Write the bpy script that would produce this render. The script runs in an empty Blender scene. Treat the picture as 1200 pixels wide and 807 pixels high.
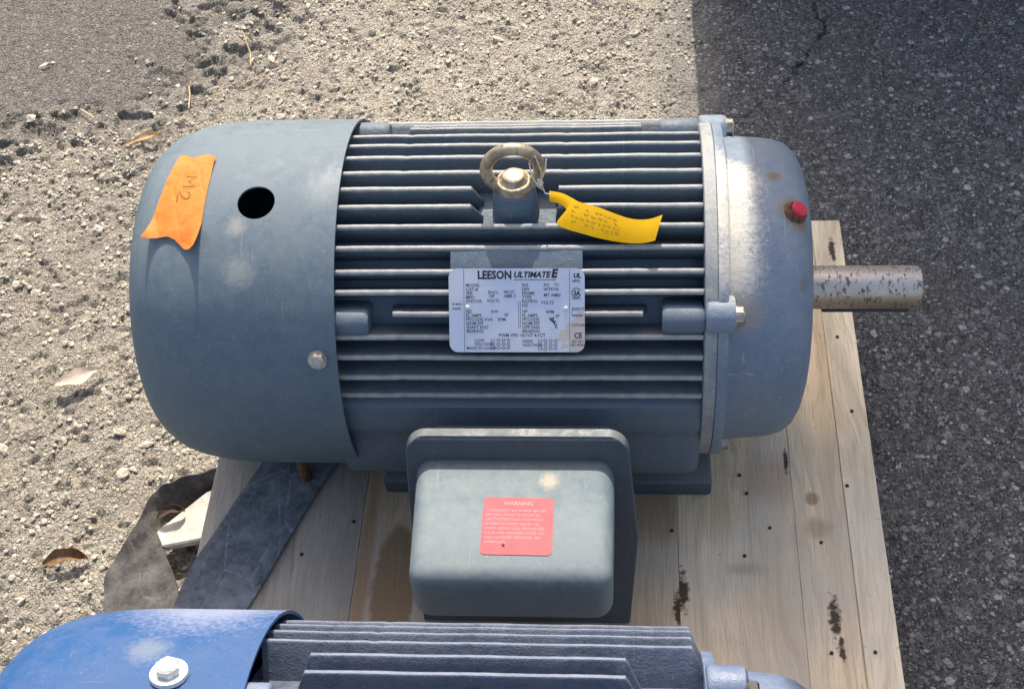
import bpy, bmesh, math, random
import numpy as np
from math import sin, cos, pi, radians, sqrt, atan2
from mathutils import Vector, Matrix, Euler

random.seed(7)
rng = np.random.default_rng(11)
S = bpy.context.scene
COL = S.collection

# ------------------------------------------------------------------ camera, world, sun, exposure
AX = 0.35            # height of the motor axis above the ground
ZP = 0.145           # top of the pallet
cam = bpy.data.cameras.new('camera'); cam_o = bpy.data.objects.new('camera', cam); COL.objects.link(cam_o)
cam.sensor_width = 36.0; cam.lens = 49.2; cam.clip_start = 0.05; cam.clip_end = 500
CD, CQ, CP, CPSI = 1.61, radians(47.4), radians(49.7), radians(4.53)
cam_o.matrix_world = (Matrix.Translation((0, -CD*cos(CQ), AX + CD*sin(CQ)))
                      @ Matrix.Rotation(pi/2 - CP, 4, 'X') @ Matrix.Rotation(CPSI, 4, 'Y'))
S.camera = cam_o

SUN_EL, SUN_AZ = radians(51.0), radians(-0.6)      # azimuth from +Y towards +X
W = bpy.data.worlds.new('World'); S.world = W; W.use_nodes = True
nt = W.node_tree
sky = nt.nodes.new('ShaderNodeTexSky'); sky.sky_type = 'NISHITA'; sky.sun_disc = False
sky.dust_density = 3.0; sky.sun_elevation = SUN_EL; sky.sun_rotation = SUN_AZ
bg = nt.nodes['Background']; bg.inputs['Strength'].default_value = 0.15
wb = nt.nodes.new('ShaderNodeMix'); wb.data_type = 'RGBA'; wb.blend_type = 'MULTIPLY'; wb.inputs[0].default_value = 1.0
wb.inputs[7].default_value = (1.16, 1.02, 0.90, 1)          # the camera's white balance
nt.links.new(sky.outputs[0], wb.inputs[6]); nt.links.new(wb.outputs[2], bg.inputs['Color'])
sun = bpy.data.lights.new('sun', 'SUN'); sun.energy = 2.8; sun.angle = radians(0.45); sun.color = (1.0, 0.94, 0.82)
sun_o = bpy.data.objects.new('sun', sun); COL.objects.link(sun_o)
sun_o.rotation_euler = (-(pi/2 - SUN_EL), 0, -SUN_AZ); sun_o.location = (0, 4, 6)
S.view_settings.view_transform = 'Standard'; S.view_settings.look = 'None'
S.view_settings.gamma = 1.0; S.view_settings.exposure = 0.95; S.view_settings.use_curve_mapping = False

# ------------------------------------------------------------------ node helpers
class NT:
    """tiny wrapper that builds a Principled material"""
    def __init__(s, name, rough=0.6, metal=0.0, spec=0.5):
        s.m = bpy.data.materials.new(name); s.m.use_nodes = True
        s.t = s.m.node_tree; s.n = s.t.nodes; s.l = s.t.links
        s.p = s.n['Principled BSDF']
        s.p.inputs['Roughness'].default_value = rough; s.p.inputs['Metallic'].default_value = metal
        s.p.inputs['Specular IOR Level'].default_value = spec
        s.tc = s.n.new('ShaderNodeTexCoord')
        s.co = s.tc.outputs['Object']
    def link(s, a, b): s.l.new(a, b)
    def setv(s, sock, v):
        if hasattr(v, 'is_linked') or isinstance(v, bpy.types.NodeSocket): s.l.new(v, sock)
        else: sock.default_value = v
    def mapping(s, scale=(1, 1, 1), rot=(0, 0, 0), loc=(0, 0, 0), co=None):
        m = s.n.new('ShaderNodeMapping'); s.link(co or s.co, m.inputs['Vector'])
        m.inputs['Scale'].default_value = scale; m.inputs['Rotation'].default_value = rot; m.inputs['Location'].default_value = loc
        return m.outputs[0]
    def noise(s, scale, detail=4, rough=0.55, co=None, dist=0.0):
        n = s.n.new('ShaderNodeTexNoise'); s.link(co or s.co, n.inputs['Vector'])
        n.inputs['Scale'].default_value = scale; n.inputs['Detail'].default_value = detail
        n.inputs['Roughness'].default_value = rough; n.inputs['Distortion'].default_value = dist
        return n.outputs[0]
    def voro(s, scale, feat='F1', co=None, rand=1.0):
        n = s.n.new('ShaderNodeTexVoronoi'); n.feature = feat; s.link(co or s.co, n.inputs['Vector'])
        n.inputs['Scale'].default_value = scale; n.inputs['Randomness'].default_value = rand
        return n.outputs
    def ramp(s, fac, stops, interp='LINEAR'):
        r = s.n.new('ShaderNodeValToRGB'); s.link(fac, r.inputs[0]); e = r.color_ramp.elements
        r.color_ramp.interpolation = interp
        while len(e) < len(stops): e.new(0.5)
        for k, (p, c) in enumerate(stops):
            e[k].position = p
            e[k].color = (c, c, c, 1) if not hasattr(c, '__len__') else (*c[:3], 1)
        return r.outputs[0]
    def mix(s, fac, a, b, mode='MIX'):
        m = s.n.new('ShaderNodeMix'); m.data_type = 'RGBA'; m.blend_type = mode
        s.setv(m.inputs[0], fac)
        for k, v in ((6, a), (7, b)):
            if isinstance(v, bpy.types.NodeSocket): s.l.new(v, m.inputs[k])
            else: m.inputs[k].default_value = (*v[:3], 1)
        return m.outputs[2]
    def math(s, op, a, b=0.5, clamp=False):
        m = s.n.new('ShaderNodeMath'); m.operation = op; m.use_clamp = clamp
        s.setv(m.inputs[0], a); s.setv(m.inputs[1], b); return m.outputs[0]
    def attr(s, name):
        a = s.n.new('ShaderNodeAttribute'); a.attribute_name = name; return a
    def sep(s, v):
        x = s.n.new('ShaderNodeSeparateXYZ'); s.link(v, x.inputs[0]); return x.outputs
    def ellipse(s, cx, cy, rx, ry, wob=0.0, scale=60):
        """1 inside an (object space XY) ellipse with a wobbly edge, 0 outside"""
        co = s.co
        m = s.mapping(scale=(1/rx, 1/ry, 0), loc=(-cx/rx, -cy/ry, 0))
        ln = s.n.new('ShaderNodeVectorMath'); ln.operation = 'LENGTH'; s.link(m, ln.inputs[0])
        d = ln.outputs['Value']
        if wob:
            d = s.math('ADD', d, s.math('MULTIPLY', s.math('SUBTRACT', s.noise(scale, 3), 0.5), wob))
        return d
    def color(s, v): s.setv(s.p.inputs['Base Color'], v if isinstance(v, bpy.types.NodeSocket) else (*v, 1))
    def roughness(s, v): s.setv(s.p.inputs['Roughness'], v)
    def bump(s, h, dist=0.001, strength=1.0, prev=None):
        b = s.n.new('ShaderNodeBump'); s.link(h, b.inputs['Height'])
        b.inputs['Distance'].default_value = dist; b.inputs['Strength'].default_value = strength
        if prev: s.link(prev, b.inputs['Normal'])
        s.link(b.outputs[0], s.p.inputs['Normal']); return b.outputs[0]

# ------------------------------------------------------------------ object helpers
def tag(o, label=None, cat=None, group=None, kind=None):
    if label: o['label'] = label
    if cat: o['category'] = cat
    if group: o['group'] = group
    if kind: o['kind'] = kind
    return o

def link(name, me, mat=None, parent=None, loc=(0, 0, 0), rot=(0, 0, 0), smooth=None):
    if mat is not None and len(me.materials) == 0: me.materials.append(mat)
    if smooth is not None:
        me.shade_smooth()
        if smooth < 179: me.set_sharp_from_angle(angle=radians(smooth))
    o = bpy.data.objects.new(name, me); COL.objects.link(o)
    o.parent = parent; o.location = loc; o.rotation_euler = rot
    return o

def empty(name, loc, rz=0):
    o = bpy.data.objects.new(name, None); COL.objects.link(o); o.location = loc; o.rotation_euler = (0, 0, rz)
    o.empty_display_size = 0.05
    return o

def mesh(name, v, f):
    me = bpy.data.meshes.new(name); me.from_pydata([tuple(p) for p in v], [], f); me.update(); return me

def bm_mesh(name, bm):
    bmesh.ops.recalc_face_normals(bm, faces=bm.faces)
    me = bpy.data.meshes.new(name); bm.to_mesh(me); bm.free(); return me

def box_bm(bm, x0, x1, y0, y1, z0, z1, bev=0, seg=2):
    vs = [bm.verts.new((x, y, z)) for x in (x0, x1) for y in (y0, y1) for z in (z0, z1)]
    fs = []
    for q in ((0, 1, 3, 2), (4, 6, 7, 5), (0, 4, 5, 1), (2, 3, 7, 6), (0, 2, 6, 4), (1, 5, 7, 3)):
        fs.append(bm.faces.new([vs[i] for i in q]))
    bmesh.ops.recalc_face_normals(bm, faces=fs)
    if bev:
        es = list({e for f in fs for e in f.edges})
        bmesh.ops.bevel(bm, geom=es, offset=bev, segments=seg, profile=0.5, affect='EDGES')
    return bm

def lathe_x(name, prof, n=96, a0=0.0, a1=2*pi, wob=None, r_off=0.0):
    """revolve (x, r) points around the X axis"""
    full = abs(a1 - a0 - 2*pi) < 1e-6
    m = n if full else n + 1
    v, f = [], []
    for i in range(m):
        a = a0 + (a1 - a0)*i/n
        for (x, r) in prof:
            rr = r + (wob(x, a) if wob else 0)
            v.append((x, -rr*cos(a), rr*sin(a)))
    k = len(prof)
    for i in range(n):
        j = (i+1) % m
        for q in range(k-1):
            f.append((i*k+q, i*k+q+1, j*k+q+1, j*k+q))
    bm = bmesh.new(); me0 = mesh(name, v, f); bm.from_mesh(me0); bpy.data.meshes.remove(me0)
    bmesh.ops.remove_doubles(bm, verts=bm.verts, dist=1e-6)
    return bm_mesh(name, bm)

def cyl_bm(bm, p0, p1, r0, r1=None, n=20, cap=True, bev=0.0):
    r1 = r0 if r1 is None else r1
    p0, p1 = Vector(p0), Vector(p1); d = (p1-p0).normalized()
    u = d.orthogonal().normalized(); w = d.cross(u)
    rings = [(p0, r0), (p1, r1)] if not bev else [(p0, r0), (p1-d*bev, r1), (p1-d*bev*0.3, r1-bev*0.3), (p1, r1-bev)]
    vs = [[bm.verts.new(p + (u*cos(2*pi*i/n) + w*sin(2*pi*i/n))*r) for i in range(n)] for (p, r) in rings]
    for a, b in zip(vs, vs[1:]):
        for i in range(n): bm.faces.new((a[i], a[(i+1) % n], b[(i+1) % n], b[i]))
    if cap: bm.faces.new(vs[0][::-1]); bm.faces.new(vs[-1])
    return bm

def tube_me(name, pts, r, n=8):
    bm = bmesh.new(); pts = [Vector(p) for p in pts]; prev = None; u = None
    for i, p in enumerate(pts):
        d = (pts[min(i+1, len(pts)-1)] - pts[max(i-1, 0)]).normalized()
        u = d.orthogonal().normalized() if u is None else (u - d*u.dot(d)).normalized()
        w = d.cross(u)
        ri = r[i] if hasattr(r, '__len__') else r
        ring = [bm.verts.new(p + (u*cos(2*pi*k/n) + w*sin(2*pi*k/n))*ri) for k in range(n)]
        if prev:
            for k in range(n): bm.faces.new((prev[k], prev[(k+1) % n], ring[(k+1) % n], ring[k]))
        else: bm.faces.new(ring[::-1])
        prev = ring
    bm.faces.new(prev)
    return bm_mesh(name, bm)

def polar(x, R, deg):
    a = radians(deg); return Vector((x, -R*cos(a), R*sin(a)))

def smooth(a, b, x):
    t = np.clip((x-a)/(b-a), 0, 1); return t*t*(3-2*t)

def interp(pts, x):
    return float(np.interp(x, [p[0] for p in pts], [p[1] for p in pts]))

# ------------------------------------------------------------------ materials
def paint(name, base, dust, amount=0.5, rough=0.5, seed=0.0, bump=0.0006, rust=0.0, spec=0.45, streak=(1, 1, 1), casting=0.0, settle=0.3, tips=None, k=0.58, blobs=(), tipz=(0.1840, 0.1864)):
    base = [x*k for x in base]; dust = [x*k for x in dust]
    n = NT(name, rough, spec=spec)
    co = n.mapping(loc=(seed, seed*0.7, seed*1.3), scale=streak)
    a = n.noise(17, 9, 0.72, co); b = n.noise(80, 6, 0.7, co); c = n.noise(420, 3, 0.6, co); gr = n.noise(900, 2, 0.6, co)
    dustf = n.ramp(n.math('ADD', n.math('MULTIPLY', a, 0.55), n.math('MULTIPLY', b, 0.45)), [(0.42, 0.0), (0.60, 1.0)])
    dark = [0.78*x for x in base]
    col = n.mix(n.ramp(gr, [(0.35, 0.0), (0.65, 1.0)]), dark, base)
    col = n.mix(n.math('MULTIPLY', dustf, amount*0.62), col, dust)
    sp = n.ramp(c, [(0.30, 1.0), (0.36, 0.0)])
    col = n.mix(n.math('MULTIPLY', sp, 0.45), col, [0.35*x for x in base])
    sp2 = n.ramp(n.noise(260, 2, 0.5, co), [(0.68, 0.0), (0.71, 1.0)])          # pale chips and grit
    col = n.mix(n.math('MULTIPLY', sp2, 0.5), col, dust)
    sc = None
    for (rot, scl, off) in (((0.2, 0.1, 0.5), (260, 5, 40), 1.0), ((1.1, 0.4, -0.7), (240, 6, 30), 7.0), ((0.6, 0, 0.1), (8, 200, 50), 3.0)):
        q = n.ramp(n.noise(1.0, 3, 0.6, n.mapping(scale=scl, rot=rot, loc=(seed+off, off, 0))), [(0.70, 0.0), (0.725, 1.0)])
        sc = q if sc is None else n.math('MAXIMUM', sc, q)
    col = n.mix(n.math('MULTIPLY', sc, 0.40), col, [min(1, 1.25*x) for x in dust])
    if rust:
        rf = n.ramp(n.noise(22, 7, 0.7, co), [(0.63, 0.0), (0.70, 1.0)])
        col = n.mix(n.math('MULTIPLY', rf, rust), col, (0.16, 0.075, 0.03))
    for (bx, by, bz, br, bc, ba) in blobs:               # dirt, dust or rust stains; on the bell also painted sunlight
        m_ = n.mapping(scale=(1/br,)*3, loc=(-bx/br, -by/br, -bz/br))
        ln = n.n.new('ShaderNodeVectorMath'); ln.operation = 'LENGTH'; n.link(m_, ln.inputs[0])
        dd_ = n.math('ADD', ln.outputs['Value'], n.math('MULTIPLY', n.math('SUBTRACT', n.noise(210, 5, 0.75), 0.5), 1.5))
        col = n.mix(n.ramp(dd_, [(0.35, ba), (1.0, 0.0)]), col, bc)
    geo = n.n.new('ShaderNodeNewGeometry')
    up = n.math('MULTIPLY', n.ramp(n.sep(geo.outputs['Normal'])[2], [(0.55, 0.0), (0.95, 1.0)]), n.ramp(b, [(0.25, 0.35), (0.65, 1.0)]))
    col = n.mix(n.math('MULTIPLY', up, settle, True), col, dust)
    if tips:  # sunlit brightness of the fin tips painted in as a paler colour
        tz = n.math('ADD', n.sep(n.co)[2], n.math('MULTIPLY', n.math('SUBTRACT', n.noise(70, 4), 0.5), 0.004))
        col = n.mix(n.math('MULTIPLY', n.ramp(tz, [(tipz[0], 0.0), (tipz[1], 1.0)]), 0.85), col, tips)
    n.color(col)
    n.roughness(n.ramp(dustf, [(0, rough-0.1), (1, min(1, rough+0.25))]))
    h = n.math('ADD', n.math('MULTIPLY', n.noise(160, 4, 0.6), 0.6), n.math('MULTIPLY', n.noise(700, 2), 0.4))
    if casting: h = n.math('ADD', h, n.math('MULTIPLY', n.noise(38, 3), casting))
    n.bump(h, bump, 0.8)
    return n.m

M = {}
M['cover'] = paint('grey_blue_sheet_paint', (0.165, 0.255, 0.335), (0.37, 0.425, 0.44), 0.55, 0.55, 1.0, 0.0003, 0.10, spec=0.35, blobs=[(-0.395,-0.115,0.155,0.022,(0.36,0.36,0.33),0.5),(-0.40,-0.075,0.180,0.014,(0.38,0.36,0.32),0.6),(-0.31,-0.03,0.19,0.03,(0.36,0.38,0.38),0.35)])
M['frame'] = paint('grey_blue_cast_paint', (0.165, 0.25, 0.345), (0.36, 0.38, 0.385), 0.35, 0.5, 5.0, 0.0012, 0.06, casting=1.2)
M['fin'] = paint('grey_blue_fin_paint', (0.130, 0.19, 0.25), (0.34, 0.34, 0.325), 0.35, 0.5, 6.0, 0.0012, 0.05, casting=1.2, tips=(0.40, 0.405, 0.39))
M['bell'] = paint('grey_bell_paint', (0.185, 0.265, 0.37), (0.46, 0.45, 0.42), 0.38, 0.5, 9.0, 0.0012, 0.18, casting=1.2, k=0.85, settle=0.16, blobs=[(0.108,-0.01,0.178,0.044,(0.74,0.68,0.57),0.8),(0.108,-0.06,0.165,0.044,(0.74,0.68,0.57),0.8),(0.108,-0.10,0.14,0.042,(0.70,0.64,0.54),0.75),(0.178,-0.04,0.158,0.020,(0.13,0.085,0.045),0.85),(0.158,0.004,0.168,0.010,(0.16,0.10,0.05),0.9),(0.178,-0.050,0.148,0.016,(0.20,0.13,0.07),0.85),(0.172,-0.035,0.160,0.017,(0.24,0.17,0.09),0.6),(0.188,-0.105,0.118,0.012,(0.14,0.10,0.07),0.5),(0.120,-0.13,0.105,0.030,(0.36,0.31,0.24),0.55)])  # pale cream blobs paint sunlight on the inner bell; brown ones are dirt and rust
M['flange'] = paint('dusty_flange_paint', (0.24, 0.29, 0.34), (0.56, 0.53, 0.46), 0.85, 0.55, 11.0, 0.0012, 0.10, casting=1.2, k=0.85, settle=0.4)
M['box'] = paint('grey_box_paint', (0.24, 0.325, 0.385), (0.47, 0.50, 0.49), 0.6, 0.62, 14.0, 0.0003, 0.0, spec=0.22, k=0.62, blobs=[(-0.075,-0.272,0.004,0.012,(0.55,0.47,0.34),0.6)])
M['boxbase'] = paint('dark_box_paint', (0.10, 0.14, 0.185), (0.26, 0.28, 0.29), 0.35, 0.5, 19.0, 0.0008, 0.05, settle=2.6)
M['blue'] = paint('blue_sheet_paint', (0.022, 0.150, 0.44), (0.20, 0.25, 0.42), 0.70, 0.62, 23.0, 0.0004, 0.0, settle=0.06, spec=0.3, streak=(0.8, 0.7, 0.8), blobs=[(-0.36,0.165,0.105,0.085,(0.27,0.30,0.41),0.8),(-0.385,0.09,0.176,0.022,(0.33,0.35,0.30),0.32)])
M['bluefin'] = paint('blue_grey_cast_paint', (0.11, 0.145, 0.23), (0.36, 0.37, 0.42), 0.5, 0.5, 27.0, 0.002, 0.1, casting=1.4)
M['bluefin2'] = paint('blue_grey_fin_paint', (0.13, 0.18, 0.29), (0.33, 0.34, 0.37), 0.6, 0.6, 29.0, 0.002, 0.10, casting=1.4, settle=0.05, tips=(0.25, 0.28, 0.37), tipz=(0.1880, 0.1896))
M['bluebell'] = paint('pale_blue_cast_paint', (0.20, 0.29, 0.50), (0.46, 0.49, 0.56), 0.5, 0.5, 31.0, 0.0012, 0.0, casting=1.2)

def simple(name, col, rough=0.5, metal=0.0, var=0.25, scale=60, bump=0.0, spec=0.5):
    n = NT(name, rough, metal, spec)
    a = n.noise(scale, 5, 0.65)
    n.color(n.mix(n.ramp(a, [(0.35, 0.0), (0.65, 1.0)]), [x*(1-var) for x in col], [min(1, x*(1+var)) for x in col]))
    n.roughness(n.ramp(a, [(0.3, max(0.05, rough-0.12)), (0.7, min(1, rough+0.12))]))
    if bump: n.bump(n.noise(scale*4, 4), bump)
    return n.m
M['zinc'] = simple('dull_zinc', (0.42, 0.39, 0.33), 0.42, 0.75, 0.3, 150, 0.0003)
M['zincpale'] = simple('pale_zinc', (0.66, 0.66, 0.64), 0.45, 0.45, 0.2, 150, 0.0002)
M['rust'] = simple('rusty_steel', (0.14, 0.075, 0.04), 0.85, 0.1, 0.6, 180, 0.0012)
M['red'] = simple('red_plastic', (0.50, 0.015, 0.05), 0.5, 0, 0.08, 90, 0.0)
M['black'] = simple('black_ink', (0.015, 0.016, 0.02), 0.6, 0, 0.1, 60)
M['ink_grey'] = simple('faded_ink', (0.06, 0.065, 0.085), 0.6, 0, 0.3, 300)
M['string'] = simple('white_string', (0.62, 0.58, 0.50), 0.8, 0, 0.2, 300)
M['olive_ink'] = simple('olive_marker_ink', (0.20, 0.115, 0.01), 0.7, 0, 0.2, 300)
M['tagink'] = simple('brown_print_ink', (0.27, 0.14, 0.01), 0.8, 0, 0.3, 400)
M['pink'] = simple('faded_pink_print', (0.56, 0.26, 0.28), 0.6, 0, 0.06, 400)
M['darksteel'] = simple('dark_oily_steel', (0.03, 0.03, 0.032), 0.5, 0.3, 0.3, 60)
M['rubber'] = simple('black_gasket', (0.02, 0.022, 0.026), 0.7, 0, 0.3, 80)
M['blockerm'] = simple('grey_blocker_render', (0.36, 0.34, 0.31), 0.9, 0, 0.12, 6, 0.002)

def m_eyebolt():
    n = NT('worn_yellow_eyebolt', 0.45, 0.55)
    a = n.noise(70, 5, 0.6); b = n.noise(260, 4)
    col = n.mix(n.ramp(a, [(0.4, 0), (0.6, 1)]), (0.27, 0.22, 0.16), (0.50, 0.42, 0.30))
    z = n.noise(38, 3, 0.5, n.mapping(loc=(4.1, 2, 0)))
    col = n.mix(n.ramp(z, [(0.60, 0), (0.64, 1)]), col, (0.48, 0.32, 0.03))
    col = n.mix(n.ramp(b, [(0.30, 0.7), (0.42, 0)]), col, (0.06, 0.05, 0.04))
    n.color(col); n.bump(n.noise(300, 4), 0.0004); return n.m
M['eye'] = m_eyebolt()

def m_shaft():
    n = NT('worn_shaft_steel', 0.35, 0.85)
    st = n.mapping(scale=(1, 0.5, 0.5))
    a = n.noise(170, 8, 0.75, st); b = n.noise(420, 4, 0.7, st)
    m = n.math('ADD', n.math('MULTIPLY', a, 0.7), n.math('MULTIPLY', b, 0.3))
    rust = n.ramp(m, [(0.525, 0.0), (0.56, 0.85)])
    col = n.mix(n.ramp(a, [(0.3, 0), (0.7, 1)]), (0.46, 0.43, 0.39), (0.64, 0.61, 0.57))
    tan = n.ramp(n.math('ADD', n.math('MULTIPLY', n.sep(n.co)[1], -14.0), n.math('ADD', n.math('MULTIPLY', n.sep(n.co)[2], -22.0), n.noise(50, 4))), [(0.35, 0.0), (0.75, 0.8)])  # reflection of the pallet wood painted tan on the lower front half
    col = n.mix(tan, col, (0.46, 0.35, 0.24))
    col = n.mix(rust, col, (0.085, 0.06, 0.045))
    n.color(col); n.roughness(n.ramp(rust, [(0, 0.42), (1, 0.9)]))
    n.link(n.ramp(rust, [(0, 0.7), (1, 0.05)]), n.p.inputs['Metallic'])
    n.bump(m, 0.0006); return n.m
M['shaft'] = m_shaft()

def m_plate():
    n = NT('brushed_nameplate', 0.42, 0.55)
    a = n.noise(14, 5, 0.6); b = n.noise(160, 4, 0.7)
    col = n.mix(n.ramp(a, [(0.40, 0), (0.62, 1)]), (0.56, 0.60, 0.72), (0.66, 0.68, 0.74))
    st = n.noise(30, 4, 0.6, n.mapping(loc=(7, 1, 0)))
    xy = n.sep(n.co)
    # peeling tan film on the right and lower edges
    e = n.math('ADD', n.math('MULTIPLY', xy[0], 14.0), n.math('MULTIPLY', xy[1], -9.0))
    e = n.math('ADD', e, n.math('MULTIPLY', n.math('SUBTRACT', st, 0.5), 1.6))
    col = n.mix(n.ramp(e, [(0.0, 0.0), (1.42/1.6, 0.0), (1.47/1.6, 0.8)]), col, (0.62, 0.52, 0.42))
    col = n.mix(n.ramp(b, [(0.66, 0), (0.72, 0.5)]), col, (0.3, 0.32, 0.38))
    n.color(col); n.roughness(n.ramp(a, [(0.3, 0.34), (0.7, 0.55)])); n.bump(n.noise(30, 3), 0.0004); return n.m
M['plate'] = m_plate()

def m_tape():
    n = NT('orange_tape', 0.6, spec=0.2)
    a = n.noise(40, 4); w = n.noise(900, 2)
    n.color(n.mix(n.ramp(a, [(0.35, 0), (0.65, 1)]), (0.68, 0.185, 0.030), (0.76, 0.235, 0.045)))
    cr_ = n.ramp(n.voro(45, 'DISTANCE_TO_EDGE', n.mapping(scale=(1, 0.4, 1), rot=(0.5, 0, 0.4)))[0], [(0.0, 0.0), (0.12, 1.0)])
    n.bump(n.math('ADD', n.math('ADD', n.math('MULTIPLY', n.noise(55, 3), 1.0), n.math('MULTIPLY', cr_, 0.35)), n.math('MULTIPLY', w, 0.15)), 0.0016); return n.m
M['tape'] = m_tape()
M['tag'] = simple('yellow_paper', (0.50, 0.29, 0.004), 0.8, 0, 0.05, 30, 0.0003, spec=0.15)

def m_warn():
    n = NT('faded_red_label', 0.55, spec=0.3)
    a = n.noise(35, 5, 0.65)
    n.color(n.mix(n.ramp(a, [(0.35, 0), (0.7, 1)]), (0.44, 0.075, 0.09), (0.50, 0.105, 0.12))); return n.m
M['warn'] = m_warn()

def m_wood(name, tone, seed, marks=(), stains=()):
    n = NT(name, 0.8, spec=0.25)
    co = n.mapping(loc=(seed, seed*2.3, 0), scale=(1, 0.06, 1))
    warp = n.noise(7, 3, 0.5, n.mapping(loc=(seed, 0, 0), scale=(1, 0.35, 1)))
    cow = n.n.new('ShaderNodeVectorMath'); cow.operation = 'ADD'; n.link(co, cow.inputs[0])
    cmb = n.n.new('ShaderNodeCombineXYZ'); n.link(n.math('MULTIPLY', warp, 0.12), cmb.inputs[0]); n.link(cmb.outputs[0], cow.inputs[1])
    g = n.noise(95, 6, 0.62, cow.outputs[0]); g2 = n.noise(28, 5, 0.6, cow.outputs[0]); fine = n.noise(420, 3, 0.6, n.mapping(scale=(1, 0.05, 1)))
    big = n.noise(5, 4, 0.6)
    dark = [0.66*x for x in tone]; lite = [min(1, 1.15*x) for x in tone]
    col = n.mix(n.ramp(g2, [(0.32, 0), (0.66, 1)]), dark, lite)
    col = n.mix(n.ramp(g, [(0.36, 0.55), (0.48, 0)]), col, [0.55*tone[0], 0.50*tone[1], 0.45*tone[2]])
    col = n.mix(n.ramp(fine, [(0.34, 0.6), (0.47, 0)]), col, [0.55*x for x in tone])
    ln2 = n.noise(260, 2, 0.5, n.mapping(scale=(1, 0.018, 1), loc=(seed, 0, 0)))
    col = n.mix(n.ramp(ln2, [(0.66, 0), (0.70, 0.45)]), col, [0.45*x for x in tone])
    grey = sum(tone)/3*0.78
    col = n.mix(n.ramp(big, [(0.42, 0), (0.62, 0.65)]), col, (grey*1.02, grey*0.95, grey*0.82))
    sp = n.noise(140, 3, 0.6)
    col = n.mix(n.ramp(sp, [(0.68, 0), (0.74, 0.5)]), col, [0.3*x for x in tone])
    for (cx, cy, rx, ry, c, amt, soft) in stains:
        d = n.ellipse(cx, cy, rx, ry, 0.45, 60)
        col = n.mix(n.ramp(d, [(1-soft, amt), (1.0, 0.0)]), col, c)
    for (cx, cy, rx, ry) in marks:                # knots and gouges
        d = n.ellipse(cx, cy, rx, ry, 1.7, 170)
        col = n.mix(n.ramp(d, [(0.45, 0.95), (0.92, 0.0)]), col, (0.05, 0.032, 0.02))
    n.color(col)
    n.bump(n.math('ADD', n.math('MULTIPLY', g, 0.6), n.math('MULTIPLY', fine, 0.5)), 0.0015, 0.9)
    return n.m

def m_strap(name, base, dust, amt):
    n = NT(name, 0.75, spec=0.3)
    a = n.noise(22, 6, 0.68); b = n.noise(110, 5, 0.7)
    col = n.mix(n.ramp(b, [(0.35, 0), (0.62, 1)]), [0.55*x for x in base], base)
    col = n.mix(n.ramp(a, [(0.45, 0), (0.66, amt)]), col, dust)
    col = n.mix(n.ramp(n.noise(330, 3, 0.6), [(0.62, 0), (0.70, 0.55)]), col, dust)
    crease = n.voro(17, 'DISTANCE_TO_EDGE', n.mapping(scale=(1, 0.45, 0.6), rot=(0, 0, 0.6)))[0]
    col = n.mix(n.ramp(n.math('ADD', crease, n.math('MULTIPLY', b, 0.12)), [(0.052, 0.6), (0.075, 0)]), col, [min(1, 2.2*x) for x in base])
    n.color(col); n.bump(n.math('ADD', n.noise(60, 4), n.math('MULTIPLY', b, 0.5)), 0.002); return n.m
M['strap'] = m_strap('dark_blue_belt', (0.135, 0.152, 0.178), (0.27, 0.285, 0.30), 0.8)
M['oldstrap'] = m_strap('weathered_brown_belt', (0.080, 0.075, 0.072), (0.18, 0.165, 0.15), 0.65)
M['pipe'] = simple('pale_scrap_wood', (0.56, 0.52, 0.45), 0.8, 0, 0.22, 40, 0.0006, spec=0.2)

# ------------------------------------------------------------------ numpy noise for the ground
def hash2(i, j, k=0):
    h = (i.astype(np.int64)*374761393 + j.astype(np.int64)*668265263 + k*1274126177) & 0xffffffff
    h = ((h ^ (h >> 13))*1274126177) & 0xffffffff
    h = h ^ (h >> 16)
    return (h & 0xffffff)/float(0x1000000)
def vnoise(x, y, s, k=0):
    x, y = x/s, y/s; i, j = np.floor(x), np.floor(y); u, v = x-i, y-j
    u, v = u*u*(3-2*u), v*v*(3-2*v)
    a, b, c, d = hash2(i, j, k), hash2(i+1, j, k), hash2(i, j+1, k), hash2(i+1, j+1, k)
    return (a*(1-u)+b*u)*(1-v) + (c*(1-u)+d*u)*v
def fbm(x, y, s, o=4, k=0):
    t = 0; a = 1; n = 0
    for q in range(o): t = t + a*vnoise(x, y, s/2**q, k+q*17); n += a; a *= 0.5
    return t/n
def worley(x, y, s, k=0):
    x, y = x/s, y/s; i, j = np.floor(x), np.floor(y)
    d1 = np.full(x.shape, 9.0); cid = np.zeros(x.shape); d2 = np.full(x.shape, 9.0)
    for a in (-1, 0, 1):
        for b in (-1, 0, 1):
            px = i+a+hash2(i+a, j+b, k); py = j+b+hash2(i+a, j+b, k+5)
            d = (px-x)**2 + (py-y)**2
            m = d < d1
            d2 = np.where(m, d1, np.minimum(d2, d)); cid = np.where(m, hash2(i+a, j+b, k+9), cid); d1 = np.where(m, d, d1)
    return np.sqrt(d1), np.sqrt(d2), cid

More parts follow.
